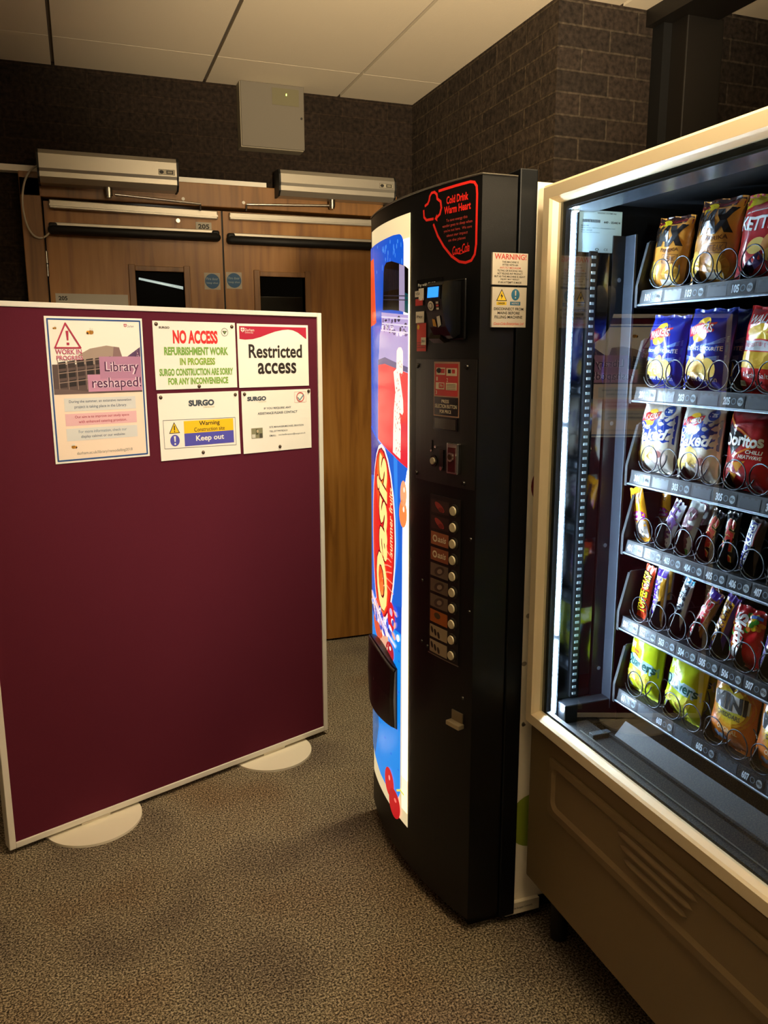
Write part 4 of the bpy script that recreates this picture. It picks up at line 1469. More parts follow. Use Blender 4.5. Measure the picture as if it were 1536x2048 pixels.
outer = rrect(PU0, PV0, PU1, PV1, .004)
inn = rrect(PU0 + .014, PV0 + .018, PU1 - .014, PV1 - .016, .022)
inn2 = rrect(PU0 + .024, PV0 + .028, PU1 - .024, PV1 - .026, .016)
loops = [(outer, 0.0), (outer, .008), (inn, .009), (inn2, .003)]
for (a, oa), (b, ob) in zip(loops[:-1], loops[1:]):
    n = len(a)
    for k in range(n):
        mb.face([LFp(*a[k], oa), LFp(*a[(k + 1) % n], oa), LFp(*b[(k + 1) % n], ob), LFp(*b[k], ob)], CHAMP, False)
mb.poly(LFp, inn2, .003, CHAMP)
kp = mb.build('kick_panel', lf)
for k, (z, ua, ub) in enumerate(((.499, .360, .600), (.474, .372, .590), (.450, .385, .577))):
    mb = MB()
    n = 16
    vs = []
    for i in range(n + 1):
        t = i / n
        u = ua + (ub - ua) * t
        q = min(1, math.sqrt(max(0, 1 - (2 * t - 1) ** 8)))
        vs += [LFp(u, z + .0075 * q + .001, .0028), LFp(u, z + .004 * q, .0028 + .006 * q), LFp(u, z - .002 * q, .0028 + .007 * q), LFp(u, z - .0075 * q, .0028)]
    mb.mesh(vs, [(4 * i + j, 4 * i + j + 1, 4 * i + 5 + j, 4 * i + 4 + j) for i in range(n) for j in range(3)], CHAMP, True)
    mb.build('vent_rib', kp)

# delivery bin
mb = MB()
BIN = mat('#0e0d0c', .6, spec=.25)
Yb0, Yb1 = YR + .04, 1.44
mb.mesh([(1.128, Yb1, .645), (1.128, Yb0, .645), (1.098, Yb0, .612), (1.098, Yb1, .612)], [(0, 1, 2, 3)], mat('#191b1c', .55, spec=.3))
mb.mesh([(1.128, Yb1, .645), (1.128, Yb0, .645), (1.130, Yb0, .640), (1.130, Yb1, .640), (1.101, Yb0, .607), (1.101, Yb1, .607)], [(0, 3, 2, 1), (3, 5, 4, 2)], DKGREY)
fl = mb.build('bin_flap', sm)
mb = MB()
mb.box(1.012, 1.098, Yb0, 1.547, .585, .606, BIN, .002)
mb.box(1.092, 1.100, Yb0, 1.46, .600, .614, BIN)
mb.box(1.10, 1.30, Yb0, 1.547, .545, .570, BIN)
mb.box(1.045, 1.049, Yb0, 1.50, .606, .6085, mat('#6a6a66', .3, .6))
mb.build('delivery_bin', sm)
mb = MB(); mb.box(1.05, 1.10, 1.452, 1.47, .606, .617, mat('#33373c', .3), .002); mb.cyl((1.085, 1.461, .617), (0, 0, 1), .005, .002, STEEL, 10); mb.build('bin_hinge', sm)

# ---------------- trays
ROWZ = [1.580, 1.375, 1.191, 1.031, .849, .670]
XT = 1.140
SLOT0, PITCH_ = 1.440, .0625
FLOOR = [z + .028 for z in ROWZ]
LH = .032


def coil_mesh():
    mb = MB()
    pts = []
    turns, pit, rc = 6, .052, .0285
    for i in range(-24, turns * 22 + 1):
        a = 2 * PI * i / 22
        pts.append(((.008 * (i + 24) / 24 if i < 0 else .008 + pit * i / 22), rc * math.sin(a + 2.4), rc + rc * math.cos(a + 2.4)))
    mb.tube(pts, .00125, WIRE, 6)
    return mb


coil_proto = None
DIG = mat('#c3d3e2', .4)
CARD_M = mat('#1b2026', .3)
for r_, zb in enumerate(ROWZ):
    mb = MB()
    yl, yr = 1.500, YR + .06
    fl_ = FLOOR[r_]
    # floor, lip, left side cheek
    mb.box(XT + .004, 1.70, yr, yl, fl_ - .005, fl_, TRAY_D)
    mb.mesh([(XT, yl, zb), (XT, yr, zb), (XT + .004, yr, zb + LH), (XT + .004, yl, zb + LH)], [(0, 1, 2, 3)], TRAY)
    mb.mesh([(XT, yl, zb), (XT, yr, zb), (XT + .012, yr, zb), (XT + .012, yl, zb)], [(3, 2, 1, 0)], TRAY)
    mb.mesh([(XT + .012, yl, zb), (XT + .012, yr, zb), (XT + .012, yr, zb + LH), (XT + .012, yl, zb + LH)], [(3, 2, 1, 0)], TRAY)
    mb.mesh([(XT + .004, yl, zb + LH), (XT + .004, yr, zb + LH), (XT + .012, yr, zb + LH), (XT + .012, yl, zb + LH)], [(0, 1, 2, 3)], TRAY)
    mb.tube([(XT - .001, yl, zb + .001), (XT - .001, yr, zb + .001)], .0028, mat('#7d8895', .3, .5), 6)
    tr = mb.build('product_tray', sm)
    mb = MB()
    mb.prism([(XT - .002, zb - .004), (XT - .002, zb + .042), (XT + .022, zb + .132), (XT + .026, zb + .136), (1.60, zb + .136), (1.60, zb - .004)], lambda u, v, w: Vector((u, w, v)), yl, yl + .0035, TRAY_D)
    mb.prism([(XT - .004, zb - .004), (XT - .004, zb + .042), (XT + .020, zb + .132), (XT + .026, zb + .132), (XT + .003, zb + .042), (XT + .003, zb - .004)], lambda u, v, w: Vector((u, w, v)), yl - .003, yl + .005, TRAY)
    mb.build('side_cheek', tr)
    narrow = r_ in (3, 4)
    nslot = 8 if narrow else 4
    for k in range(1, nslot):
        yk = SLOT0 + PITCH_ * .5 - PITCH_ * k if narrow else SLOT0 + PITCH_ * .5 - 2 * PITCH_ * k
        if yk < 1.0:
            continue
        mb = MB()
        mb.prism([(XT + .012, fl_), (XT + .012, fl_ + .016), (XT + .03, fl_ + .060 if narrow else fl_ + .045), (1.68, fl_ + .060 if narrow else fl_ + .045), (1.68, fl_)], lambda u, v, w: Vector((u, w, v)), yk - .001, yk + .001, TRAY_D)
        mb.build('divider', tr)
    # numbered cards on the lip
    LPp = lambda u, v, off=0.0: Vector((XT + .004 * (v / LH) - off, u, zb + v))
    LQ = lambda u, v, off=0.0: LPp(-u, v, off)
    for k in range(8 if narrow else 4):
        num = (k + 1) if narrow else (2 * k + 1)
        yk = SLOT0 + .036 - (PITCH_ * k if narrow else 2 * PITCH_ * k) + (.010 if narrow else 0)
        if yk < .99:
            continue
        mb = MB()
        mb.rect(LQ, -yk - .004, .004, -yk + .052, .028, .0006, CARD_M)
        u = -yk
        mb.text(LQ, '%d%02d' % (r_ + 1, num), u - .001, .0085, u + .0165, .0235, .0012, DIG, bold=.04)
        ring(mb, LQ, u + .0255, .016, .0045, .0062, .0012, mat('#5f6f7e', .4))
        mb.ell(LQ, u + .042, .016, .0072, .0080, .0010, mat('#8fa0ad', .4), n=16)
        mb.text(LQ, '80p' if r_ < 3 or r_ == 5 or k > 4 else '60p', u + .0365, .012, u + .0475, .020, .0014, INK, bold=.03)
        mb.build('price_card', tr)
        if not narrow:
            mb = MB()
            u2 = u + .060
            mb.rect(LQ, u2, .005, u2 + .050, .027, .0005, mat('#39414b', .35))
            for q in (0, 1, 2):
                mb.rect(LQ, u2 + .006 + .015 * q, .024, u2 + .012 + .015 * q, .027, .0012, TRAY_D)
            mb.build('blank_card', tr)
    # spirals
    for k in range(8):
        yk = SLOT0 - PITCH_ * k
        if yk < 1.0:
            continue
        if coil_proto is None:
            c = coil_mesh().build('spiral_coil')
            coil_proto = c
        else:
            c = coil_proto.copy()
            COL.objects.link(c)
        c.parent = tr
        c.location = Vector((XT + .003, yk, fl_ + .006)) - sm.location


# ================================================================== PRODUCTS
def pillow(w, h, d, seed=1, crimp=.07, waist=.05, wr=1.0):
    rnd = random.Random(seed)
    ph = [rnd.uniform(0, 6.28) for _ in range(6)]

    def f(u, v, off=0.0, back=False):
        """u in metres from -w/2 to w/2, v in metres from 0 to h"""
        a, t = 2 * u / w, v / h
        a = max(-1, min(1, a))
        e = min(t, 1 - t) / crimp
        pr = 0.0 if e < .55 else min(1.0, (e - .55) / 2.6) ** .55
        th = d / 2 * pr * (1 - abs(a) ** 2.6) ** .62
        x = u * (1 - waist * math.sin(PI * t) * (1 if e > .5 else .6))
        near = math.exp(-t / .16) + math.exp(-(1 - t) / .16)
        w_ = wr * (.0016 * math.sin(11 * a + ph[0]) * near + .0011 * math.sin(19 * a + ph[1] + 4 * t) * near + .0010 * math.sin(5 * a + 7 * t + ph[2]) * pr + .0007 * math.sin(9 * t * 2 - 6 * a + ph[3]) * pr)
        zz = v + .0015 * math.sin(7 * a + ph[4]) * (1 if t > .5 else 0)
        if back:
            return Vector((x, th - w_ * .6 + .0003, zz))
        return Vector((x, -th + w_ - .0003 - off, zz))
    return f


def packet(name, w, h, d, base, seed=1, nu=20, nv=30, **kw):
    f = pillow(w, h, d, seed, **kw)
    mb = MB()
    for back in (False, True):
        vs = [f(-w / 2 + w * i / nu, h * j / nv, 0, back) for j in range(nv + 1) for i in range(nu + 1)]
        fs = [(j * (nu + 1) + i, j * (nu + 1) + i + 1, (j + 1) * (nu + 1) + i + 1, (j + 1) * (nu + 1) + i) for j in range(nv) for i in range(nu)]
        mb.mesh(vs, fs if not back else [q[::-1] for q in fs], base, True)
    P = lambda u, v, off=0.0: f(u, v, off)
    return mb, P


FOIL = lambda c, r=.22: mat(c, r, spec=.6, coat=.5)
WHT, SILV = FOIL('#f2f2f0'), mat('#c9c9cc', .2, .9)
PROTO = {}


def finish(mb, key, name):
    """seat the prototype: foot at the local origin, face to -y"""
    me_o = mb.build(name)
    PROTO[key] = me_o
    return me_o


def logo_w(mb, P, cx, cy, s, L=.02):
    """red ribbon over a yellow disc"""
    mb.ell(P, cx + .004 * s, cy + .008 * s, .018 * s, .011 * s, .0006, FOIL('#f2c233'), L)
    mb.ell(P, cx - .002 * s, cy - .014 * s, .021 * s, .013 * s, .0006, FOIL('#f0b030'), L)
    mb.poly(P, [(cx - .036 * s, cy - .002 * s), (cx - .012 * s, cy + .010 * s), (cx + .012 * s, cy + .006 * s), (cx + .036 * s, cy + .012 * s), (cx + .034 * s, cy - .006 * s), (cx + .012 * s, cy - .014 * s), (cx - .010 * s, cy - .010 * s), (cx - .034 * s, cy - .018 * s)], .0010, FOIL('#c9242b'), L)
    mb.text(P, 'WALKERS', cx - .032 * s, cy - .010 * s, cx + .032 * s, cy + .005 * s, .0015, WHT, bold=.02, shear=.15, tilt=.08, L=L)


def chips(mb, P, pts, c='#e9b63e', s=1.0, off=.0009, L=.015):
    for k, (u, v, r, q) in enumerate(pts):
        mb.ell(P, u, v, .019 * r * s, .013 * r * s, off + .0003 * (k % 3), FOIL(c if k % 2 else '#f2cd62', .35), L, n=18, rot=q)


L_ = .02
# MAX paprika bag
mb, P = packet('crisp_packet', .118, .165, .050, FOIL('#c98632'), 11)
mb.rect(P, -.057, .146, .057, .165, .0005, FOIL('#3a1c12'), L_)
mb.poly(P, [(-.057, .152), (.057, .156), (.057, .150), (-.057, .145)], .0009, FOIL('#7a1c22'), L_)
mb.ell(P, -.018, .147, .020, .007, .0012, FOIL('#e5d21e'), L_)
mb.text(P, 'MAX', -.054, .096, .054, .143, .0012, FOIL('#1d1511'), bold=.09, shear=.1, L=L_)
mb.text(P, 'PAPRIKA', -.010, .084, .044, .092, .0010, FOIL('#5a2e14'), bold=.02, L=L_)
mb.line(P, [(0, .060), (.044, .060), (.044, .078), (0, .078)], .0014, .0010, FOIL('#6a4020'), L_, close=True)
mb.text(P, 'STEAK', .004, .063, .040, .075, .0010, FOIL('#6a4020'), bold=.02, L=L_)
mb.ell(P, -.035, .040, .020, .026, .0008, FOIL('#f0c24a'), L_); mb.ell(P, .030, .034, .024, .024, .0008, FOIL('#dba63c'), L_)
mb.rect(P, .0, .012, .044, .024, .0011, FOIL('#e8e2d2'), L_)
finish(mb, 'max', 'crisp_packet')
# red KETTLE
mb, P = packet('crisp_packet', .124, .155, .048, FOIL('#b8262b'), 12)
mb.poly(P, [(-.06, .150), (-.06, .120), (-.03, .132), (.0, .138), (.06, .142), (.06, .155), (-.05, .155)], .0006, FOIL('#d6c21c'), L_)
mb.text(P, 'KETTLE', -.054, .088, .054, .112, .0010, WHT, bold=.03, shear=.15, L=L_)
mb.line(P, [(-.055, .114), (-.02, .122), (.055, .124)], .002, .0010, WHT, L_)
mb.poly(P, [(-.03, .02), (.01, .05), (.03, .035), (-.01, .012)], .0009, FOIL('#3a2050'), L_)
chips(mb, P, [(.0, .060, 1.1, .3), (.028, .066, 1.0, .8), (.04, .045, 1, .1)], '#e0902e')
finish(mb, 'ket', 'crisp_packet')
# blue crisps
mb, P = packet('crisp_packet', .116, .155, .048, FOIL('#1b2f9c'), 13)
logo_w(mb, P, -.006, .118, 1.0)
mb.rect(P, -.055, .074, .055, .086, .0006, FOIL('#2456b8'), L_)
mb.text(P, "NATION'S FAVOURITE", -.050, .0755, .050, .0835, .0010, WHT, bold=.02, L=L_)
for k in range(4):
    mb.line(P, [(-.055, .066 + .003 * k - .008), (0, .060), (.055, .066 + .003 * k - .008)], .0012, .0009, FOIL('#86a6e6'), L_)
    mb.line(P, [(.012, .086), (.055, .092 + .003 * k)], .001, .0009, FOIL('#86a6e6'), L_)
chips(mb, P, [(-.026, .044, 1.0, .9), (.002, .050, 1.1, 1.3), (.028, .044, 1.0, 2.1), (-.008, .034, .9, .5), (.014, .033, .9, 2.6)])
mb.text(P, 'Cheese & Onion', -.040, .018, .044, .028, .0010, WHT, L=L_)
finish(mb, 'blu', 'crisp_packet')
# red ready salted
mb, P = packet('crisp_packet', .118, .160, .048, FOIL('#d32a2a'), 14)
mb.text(P, 'WALKERS', -.044, .126, .046, .144, .0010, WHT, bold=.02, shear=.15, L=L_)
mb.ell(P, .0, .112, .040, .014, .0008, FOIL('#e8c22e'), L_)
mb.rect(P, -.056, .078, .056, .096, .0007, FOIL('#c8ccd4'), L_)
mb.text(P, 'IRRESISTIBLE TASTE', -.046, .085, .048, .092, .0010, FOIL('#b02a3a'), L=L_)
mb.rect(P, -.052, .046, .030, .076, .0008, FOIL('#dfb83c'), L_); mb.ell(P, .036, .062, .022, .014, .0011, FOIL('#e8c24a'), L_)
mb.text(P, 'Ready Salted', -.034, .026, .044, .038, .0010, WHT, L=L_)
mb.rect(P, -.054, .012, -.030, .022, .0010, WHT, L_)
finish(mb, 'red', 'crisp_packet')
# white and blue oven baked
mb, P = packet('crisp_packet', .118, .156, .048, FOIL('#dcd6c8'), 15)
mb.poly(P, [(-.058, .118), (-.02, .116), (.058, .128), (.058, .066), (.02, .070), (-.02, .066), (-.058, .072)], .0006, FOIL('#1a3f9a'), L_)
logo_w(mb, P, -.010, .124, .85)
mb.ell(P, .038, .138, .012, .011, .0010, FOIL('#2a55a8'), L_); mb.text(P, '50%', .030, .134, .046, .142, .0014, WHT, bold=.02)
mb.text(P, 'Oven', -.042, .094, -.006, .108, .0011, WHT, bold=.015, shear=.3, tilt=.1, L=L_)
mb.text(P, 'Baked', -.050, .070, .048, .095, .0011, WHT, bold=.03, shear=.3, tilt=.08, L=L_)
chips(mb, P, [(-.012, .052, 1.1, .9), (.006, .046, 1.0, 1.7), (-.030, .032, 1.0, .2)], '#e6c25a')
mb.ell(P, .026, .036, .022, .020, .0009, FOIL('#c9b7ae'), L_); mb.ell(P, .028, .042, .010, .008, .0013, FOIL('#a06a64'), L_)
finish(mb, 'bak', 'crisp_packet')
# red tortilla chips
mb, P = packet('crisp_packet', .120, .158, .050, FOIL('#a81a1e'), 16)
mb.poly(P, [(-.058, .135), (-.030, .118), (.010, .098), (-.028, .066), (-.058, .11)], .0006, FOIL('#1d1512'), L_)
mb.line(P, [(-.058, .142), (-.02, .118), (.034, .092), (-.022, .064)], .004, .0009, FOIL('#d9762a'), L_)
mb.text(P, 'Doritos', -.052, .084, .046, .108, .0013, WHT, bold=.035, L=L_)
mb.text(P, 'CHILLI', .010, .072, .046, .079, .0010, WHT, bold=.02, shear=.2, L=L_)
mb.text(P, 'HEATWAVE', -.006, .062, .046, .069, .0010, WHT, bold=.02, shear=.2, L=L_)
mb.poly(P, [(-.02, .052), (.012, .058), (-.006, .034)], .0009, FOIL('#d8902a'), L_); mb.poly(P, [(-.032, .036), (-.008, .030), (-.024, .012)], .0009, FOIL('#d8902a'), L_)
mb.text(P, 'COOL', -.046, .040, -.020, .050, .0010, WHT, bold=.02, L=L_)
finish(mb, 'dor', 'crisp_packet')
# yellow curls
mb, P = packet('crisp_packet', .112, .160, .048, FOIL('#c9d81c'), 17)
mb.poly(P, [(-.055, .16), (-.01, .16), (-.02, .105), (-.055, .1)], .0005, FOIL('#eef0b4'), L_)
mb.poly(P, [(-.054, .086), (-.02, .092), (.054, .082), (.054, .058), (.0, .062), (-.054, .070)], .0007, FOIL('#a9cdd6'), L_)
mb.text(P, 'Quavers', -.050, .062, .050, .088, .0012, FOIL('#1c5a52'), bold=.02, L=L_, tilt=-.05)
mb.rect(P, -.022, .098, -.004, .104, .0010, FOIL('#b8562e')); mb.rect(P, -.022, .092, -.004, .095, .0010, FOIL('#b8562e'))
for u, v, q in ((-.03, .040, .4), (.026, .042, 1.2), (.0, .030, 2.0)):
    mb.ell(P, u, v, .020, .012, .0009, FOIL('#f0ec50'), L_, rot=q); mb.ell(P, u + .004, v, .008, .005, .0013, FOIL('#d8b83a'), L_, rot=q)
mb.rect(P, -.048, .012, -.020, .022, .0010, WHT, L_); mb.rect(P, -.046, .013, -.034, .017, .0013, FOIL('#c23a2a'))
finish(mb, 'qua', 'crisp_packet')
# orange mini biscuits
mb, P = packet('biscuit_packet', .126, .172, .050, FOIL('#d8761c'), 18)
for k in range(5):
    mb.ell(P, .006, .098, .056 - .007 * k, .054 - .007 * k, .0005 + .0002 * k, FOIL(['#e0901e', '#e6aa26', '#e8c030', '#e4cf3c', '#d8d650'][k]), L_)
mb.poly(P, [(-.036, .150), (.0, .166), (.046, .150), (.010, .126)], .0016, FOIL('#3a1f1a'), L_)
mb.text(P, "JACOB'S", -.022, .142, .032, .151, .0020, WHT, L=L_)
mb.poly(P, [(-.044, .116), (.0, .124), (.052, .118), (.052, .090), (.0, .082), (-.044, .090)], .0016, WHT, L_)
mb.text(P, 'MINI', -.040, .086, .048, .121, .0021, INK, bold=.05, L=L_)
mb.text(P, 'CHEDDARS', -.026, .070, .036, .080, .0018, INK, bold=.02, L=L_)
mb.text(P, 'ORIGINAL', -.022, .038, .034, .048, .0012, FOIL('#e8d2a8'), bold=.02, L=L_)
mb.ell(P, -.026, .022, .010, .007, .0012, FOIL('#8fa6c8'), L_); mb.ell(P, -.008, .022, .010, .007, .0012, FOIL('#8fa6c8'), L_)
finish(mb, 'jac', 'biscuit_packet')


def bar(key, name, w, h, d, base, txt, tcol, seed, over=None, tb=None, bold=.03, outline=None, shear=0.0, rot=90):
    mb, P = packet(name, w, h, d, FOIL(base), seed, 12, 30, crimp=.09, waist=.02, wr=.5)
    if over:
        over(mb, P)
    if txt:
        u0, v0, u1, v1 = tb or (-w * .36, h * .12, w * .36, h * .88)
        if outline:
            mb.text(P, txt, u0 - .0015, v0 - .0015, u1 + .0015, v1 + .0015, .0010, FOIL(outline), bold=bold + .05, rot=rot, L=.012, shear=shear)
        mb.text(P, txt, u0, v0, u1, v1, .0015, FOIL(tcol), bold=bold, rot=rot, L=.012, shear=shear)
    finish(mb, key, name)


def ov_raw(mb, P):
    mb.rect(P, -.021, .010, .021, .046, .0006, FOIL('#8d8478'), .012)
    for k in range(16):
        rr = random.Random(k)
        mb.ell(P, -.016 + .032 * rr.random(), .012 + .034 * rr.random(), .005, .004, .0009, FOIL(('#cfc6b8', '#6a5c4e', '#a89a88')[k % 3], .4), rot=rr.random() * 3)
    mb.poly(P, [(-.021, .050), (.019, .050), (.021, .062), (.014, .070), (-.021, .072)], .0008, FOIL('#b0289a'), .012)
    mb.text(P, 'Snacking', -.018, .060, .014, .068, .0012, WHT, bold=.01, L=.012); mb.text(P, 'Essentials', -.016, .052, .016, .058, .0012, WHT, bold=.01, L=.012)
    mb.text(P, 'RAW', -.014, .102, .014, .112, .0010, FOIL('#5a3412'), bold=.02, L=.012); mb.text(P, 'NUTS', -.014, .088, .014, .098, .0010, FOIL('#5a3412'), bold=.02, L=.012)


def ov_two(c, z0, z1):
    def g(mb, P):
        mb.rect(P, -.02, z0, .02, z1, .0006, FOIL(c), .012)
    return g


def ov_star(mb, P):
    mb.rect(P, -.016, .112, .016, .128, .0006, FOIL('#4c1fa0'), .012)
    mb.rect(P, .006, .016, .017, .112, .0006, FOIL('#c9922a'), .012)
    mb.rect(P, -.016, .006, .016, .020, .0008, FOIL('#d8a822'), .012)


def ov_blue(mb, P):
    mb.rect(P, -.015, .0, .015, .030, .0006, FOIL('#2444b4'), .012)
    mb.poly(P, [(-.012, .004), (.0, .026), (.012, .004), (.0, .012)], .0010, WHT, .012)
    mb.rect(P, -.015, .122, .015, .132, .0006, FOIL('#18a0dc'), .012)


def ov_conf(cs):
    def g(mb, P):
        for k in range(26):
            rr = random.Random(k + 77)
            mb.ell(P, -.015 + .03 * rr.random(), .006 + .118 * rr.random(), .003 + .004 * rr.random(), .003 + .005 * rr.random(), .0006 + .00003 * k, FOIL(cs[k % len(cs)]), .012, n=12)
    return g


def ov_snick(mb, P):
    mb.rect(P, -.0185, .010, .006, .104, .0006, FOIL('#c8c8d8'), .012)
    mb.rect(P, -.0165, .012, .002, .102, .0009, FOIL('#2b2fa8'), .012)
    mb.rect(P, .006, .010, .0075, .104, .0009, FOIL('#c0283a'), .012)


def ov_pic(mb, P):
    mb.rect(P, .004, .01, .017, .118, .0006, FOIL('#a8702a'), .012)
    mb.rect(P, -.017, .118, .017, .134, .0006, FOIL('#4a22a0'), .012)


def ov_cru(mb, P):
    mb.rect(P, -.0165, .022, .010, .118, .0006, FOIL('#d9a020'), .012)


bar('raw', 'nut_packet', .044, .125, .018, '#eda21c', None, None, 21, ov_raw)
bar('b2', 'snack_bar', .036, .112, .016, '#d9dbe2', 'FRESH', '#6d4a86', 22, ov_conf(['#8c5a78', '#e8e8ee', '#5a4a80', '#f4f4f6']))
bar('b3', 'snack_bar', .044, .120, .020, '#e6ece8', 'aero', '#7a5560', 23, ov_two('#58b858', .0, .016), bold=.06)
bar('mars', 'chocolate_bar', .036, .112, .018, '#141010', 'Mars', '#c8322a', 24, None, bold=.05, outline='#d9b060', shear=.2)
bar('snick', 'chocolate_bar', .040, .112, .018, '#4a352c', 'SNICKERS', '#f0f0f8', 25, ov_snick, (-.015, .014, .001, .100), .03)
bar('tof', 'chocolate_bar', .034, .128, .016, '#e2461c', 'TOFFEE CRISP', '#f4d820', 26, None, outline='#3a1a10', bold=.03)
bar('star', 'chocolate_bar', .036, .132, .020, '#f0e8ec', 'STARBAR', '#4c1fa0', 27, ov_star, (-.014, .024, .004, .108), .04)
bar('blb', 'chocolate_bar', .030, .132, .016, '#dfe6ec', 'DOUBLE', '#14202c', 28, ov_blue, (-.010, .034, .010, .118), .05)
bar('pic', 'chocolate_bar', .036, .138, .018, '#7a3a2c', 'Picnic', '#c8142c', 29, ov_pic, (-.014, .016, .010, .112), .05, outline='#f4ecec')
bar('cru', 'chocolate_bar', .034, .132, .018, '#4a1f8c', 'CRUNCHIE', '#5a2a10', 30, ov_cru, (-.013, .026, .007, .114), .04)
bar('milk', 'chocolate_bar', .052, .112, .018, '#e6cf1e', 'Dairy Milk', '#4a2a9c', 31, lambda mb, P: (mb.rect(P, -.025, .006, -.010, .106, .0006, FOIL('#b9b0e0'), .012), mb.ell(P, .010, .022, .010, .012, .0009, FOIL('#b8c88a'), .012), mb.ell(P, .012, .060, .010, .014, .0009, FOIL('#d89a28'), .012)), (-.023, .012, -.013, .078), .02)
# skittles pouch, lettering reading downwards
mb, P = packet('sweet_packet', .078, .118, .026, FOIL('#c4141c'), 32, waist=.02)
mb.poly(P, [(-.038, .10), (-.038, .02), (-.012, .01), (-.022, .055)], .0005, FOIL('#8a2a18'), .015)
cs = ['#3f9a2c', '#e8c81e', '#e07a1e', '#6a2a8c', '#c82a2a']
for k in range(30):
    rr = random.Random(k + 300)
    if k < 16:
        u, v = .004 + .032 * rr.random(), .076 + .030 * rr.random()
    else:
        u, v = -.036 + .014 * rr.random(), .015 + .07 * rr.random()
    mb.ell(P, u, v, .0055, .0050, .0008 + .00004 * k, FOIL(cs[(k * 3) % 5 if k > 15 else k % 3]), .015, n=12)
mb.rect(P, .010, .102, .036, .108, .0022, FOIL('#3a6ab0'), .015)
mb.text(P, 'Skittles', -.024, .010, .006, .104, .0026, WHT, bold=.045, rot=-90, L=.015)
finish(mb, 'skit', 'sweet_packet')

USED = set()


def put(key, y, z, roll, label, cat, group=None, x=1.172, lean=5.0, yaw=0.0, sc=1.0):
    o = PROTO[key]
    if key in USED:
        o = o.copy()
        COL.objects.link(o)
        for k in ('label', 'category', 'group'):
            if k in o:
                del o[k]
    USED.add(key)
    base = Matrix.Rotation(R(-90 + yaw), 4, 'Z') @ Matrix.Rotation(R(roll), 4, 'Y') @ Matrix.Rotation(R(-lean), 4, 'X')
    o.matrix_world = Matrix.Translation((x + .010, y * (1 + .008 * (1 if x < 1.2 else 0)), z)) @ base @ Matrix.Scale(sc, 4)
    tag(o, label, cat, group)
    return o


f1, f2, f3, f4, f5, f6 = [z + .001 for z in FLOOR]
TB_ = 'crisp packets in the snack machine'
CB_ = 'chocolate and snack bars in the snack machine'
put('max', 1.452, f1, 4, 'orange and black crisp packet at the left end of the top tray', 'crisp packet', TB_, sc=.92)
put('max', 1.318, f1, 3, 'larger orange and black crisp packet, second along the top tray', 'crisp packet', TB_, sc=1.0)
put('ket', 1.196, f1, 4, 'red and yellow crisp packet at the right end of the top tray', 'crisp packet', TB_)
put('blu', 1.443, f2, 2, 'blue crisp packet at the left end of the second tray', 'crisp packet', TB_)
put('blu', 1.316, f2, 1, 'blue crisp packet between another blue one and a red one', 'crisp packet', TB_, sc=1.05)
put('red', 1.168, f2, 3, 'red crisp packet with a grey band on the second tray', 'crisp packet', TB_)
put('bak', 1.449, f3, 0, 'white and blue crisp packet at the left end of the third tray', 'crisp packet', TB_)
put('bak', 1.318, f3, 0, 'white and blue crisp packet beside the dark red tortilla packet', 'crisp packet', TB_)
put('dor', 1.184, f3, 0, 'dark red tortilla chip packet on the third tray', 'crisp packet', TB_)
put('qua', 1.444, f6, 2, 'yellow-green crisp packet at the left end of the bottom tray', 'crisp packet', TB_)
put('qua', 1.312, f6, 4, 'yellow-green crisp packet beside the orange biscuit packet', 'crisp packet', TB_)
put('jac', 1.168, f6, 1, 'orange biscuit packet with a dark diamond, fully in view on the bottom tray', 'biscuit packet', TB_, sc=.95)
put('jac', 1.046, f6, 1, 'orange biscuit packet cut off at the right edge of the photo', 'biscuit packet', TB_, sc=.95)

put('raw', 1.458, f4, -16, 'orange nut packet with a magenta patch, leaning out of the fourth tray', 'snack packet', CB_, x=1.165, lean=-3)
put('b2', 1.408, f4, 20, 'thin white and purple bar second from the left on the fourth tray', 'snack bar', CB_, lean=6)
put('b3', 1.350, f4, 16, 'wide white bar with brown lettering and green ends', 'snack bar', CB_, lean=6)
put('mars', 1.286, f4, 16, 'black bar with red lettering beside the white and green bar', 'chocolate bar', CB_, lean=6)
put('mars', 1.218, f4, 0, 'black bar with red lettering just left of the blue-lettered brown bar', 'chocolate bar', CB_, lean=6)
put('snick', 1.168, f4, 8, 'brown bar with a blue stripe and white lettering', 'chocolate bar', CB_, lean=6)
put('tof', 1.464, f5, 7, 'orange bar with yellow lettering at the left of the fifth tray', 'chocolate bar', CB_, lean=4)
put('star', 1.410, f5, 1, 'white and purple bar with a gold side, second on the fifth tray', 'chocolate bar', CB_, lean=4)
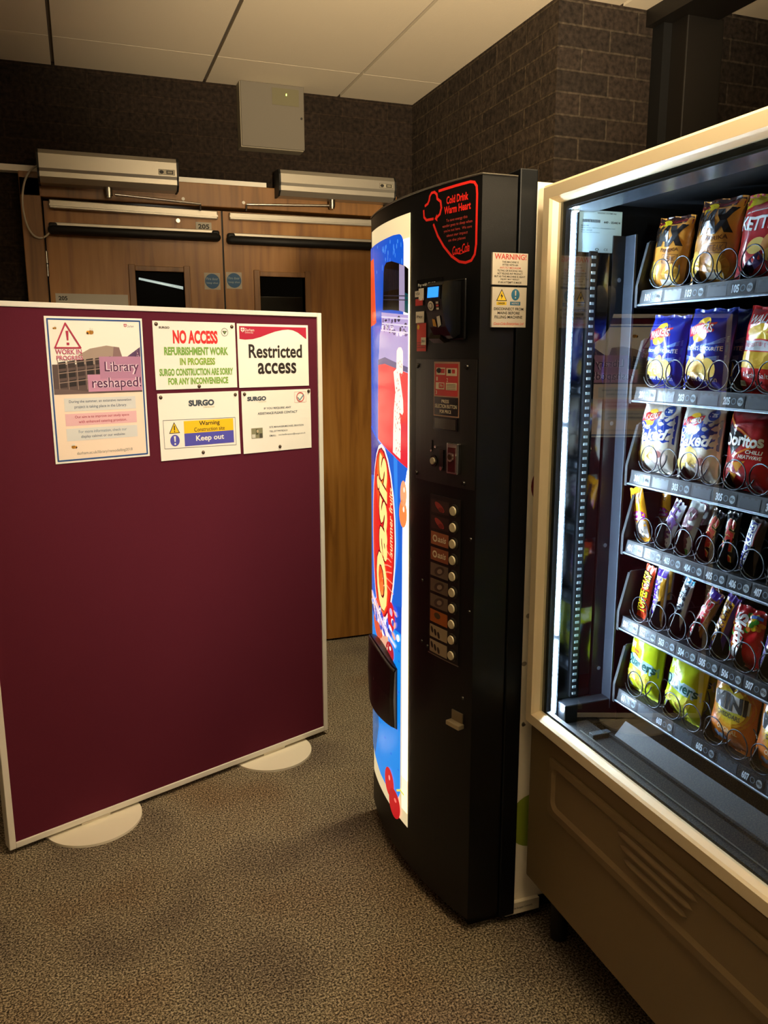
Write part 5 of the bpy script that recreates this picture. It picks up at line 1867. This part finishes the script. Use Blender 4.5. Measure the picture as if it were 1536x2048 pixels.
put('blb', 1.352, f5, 13, 'slim white bar with black lettering and a blue foot', 'chocolate bar', CB_, lean=4)
put('pic', 1.298, f5, 25, 'leaning maroon bar with red lettering outlined in white', 'chocolate bar', CB_, lean=4)
put('cru', 1.230, f5, 15, 'purple bar with a gold lettered stripe', 'chocolate bar', CB_, lean=4)
put('skit', 1.154, f5, 2, 'red pouch of rainbow sweets with white lettering reading downwards', 'sweet packet', CB_, lean=4)
put('milk', 1.090, f5, 8, 'yellow chocolate bar with lilac lettering, right end of the fifth tray', 'chocolate bar', CB_, lean=4)
# the next packet in some spirals, showing behind the front one
XB = 1.235
put('max', 1.385, f1, 2, 'orange and black crisp packet behind the second one of the top tray', 'crisp packet', TB_, x=XB, sc=1.0)
put('blu', 1.342, f2, 1, 'blue crisp packet tucked behind the second blue packet', 'crisp packet', TB_, x=XB, sc=1.06)
put('raw', 1.490, f4, -6, 'orange nut packet directly behind the leaning orange nut packet', 'snack packet', CB_, x=1.232, lean=2)
put('raw', 1.470, f4, 0, 'rearmost orange nut packet at the left of the fourth tray', 'snack packet', CB_, x=1.30, lean=2)
put('b3', 1.388, f4, 8, 'white bar with green ends behind the wide white bar', 'snack bar', CB_, x=XB)
put('star', 1.475, f5, 0, 'white and purple bar behind the gold-sided one of the fifth tray', 'chocolate bar', CB_, x=XB)
put('tof', 1.515, f5, 0, 'orange bar behind the front orange bar of the fifth tray', 'chocolate bar', CB_, x=XB) if False else None
put('blb', 1.425, f5, 8, 'slim white bar with a blue foot behind its twin', 'chocolate bar', CB_, x=XB)
put('pic', 1.345, f5, 12, 'maroon bar behind the leaning maroon bar', 'chocolate bar', CB_, x=XB)
put('cru', 1.275, f5, 8, 'purple and gold bar behind the front purple and gold bar', 'chocolate bar', CB_, x=XB)
put('jac', 1.215, f6, 1, 'orange biscuit packet behind the one with the dark diamond', 'biscuit packet', TB_, x=XB, sc=.95)
put('qua', 1.350, f6, 2, 'yellow-green crisp packet behind the second yellow-green one', 'crisp packet', TB_, x=XB)

for o in bpy.data.objects:
    if 'local' in o:
        del o['local']
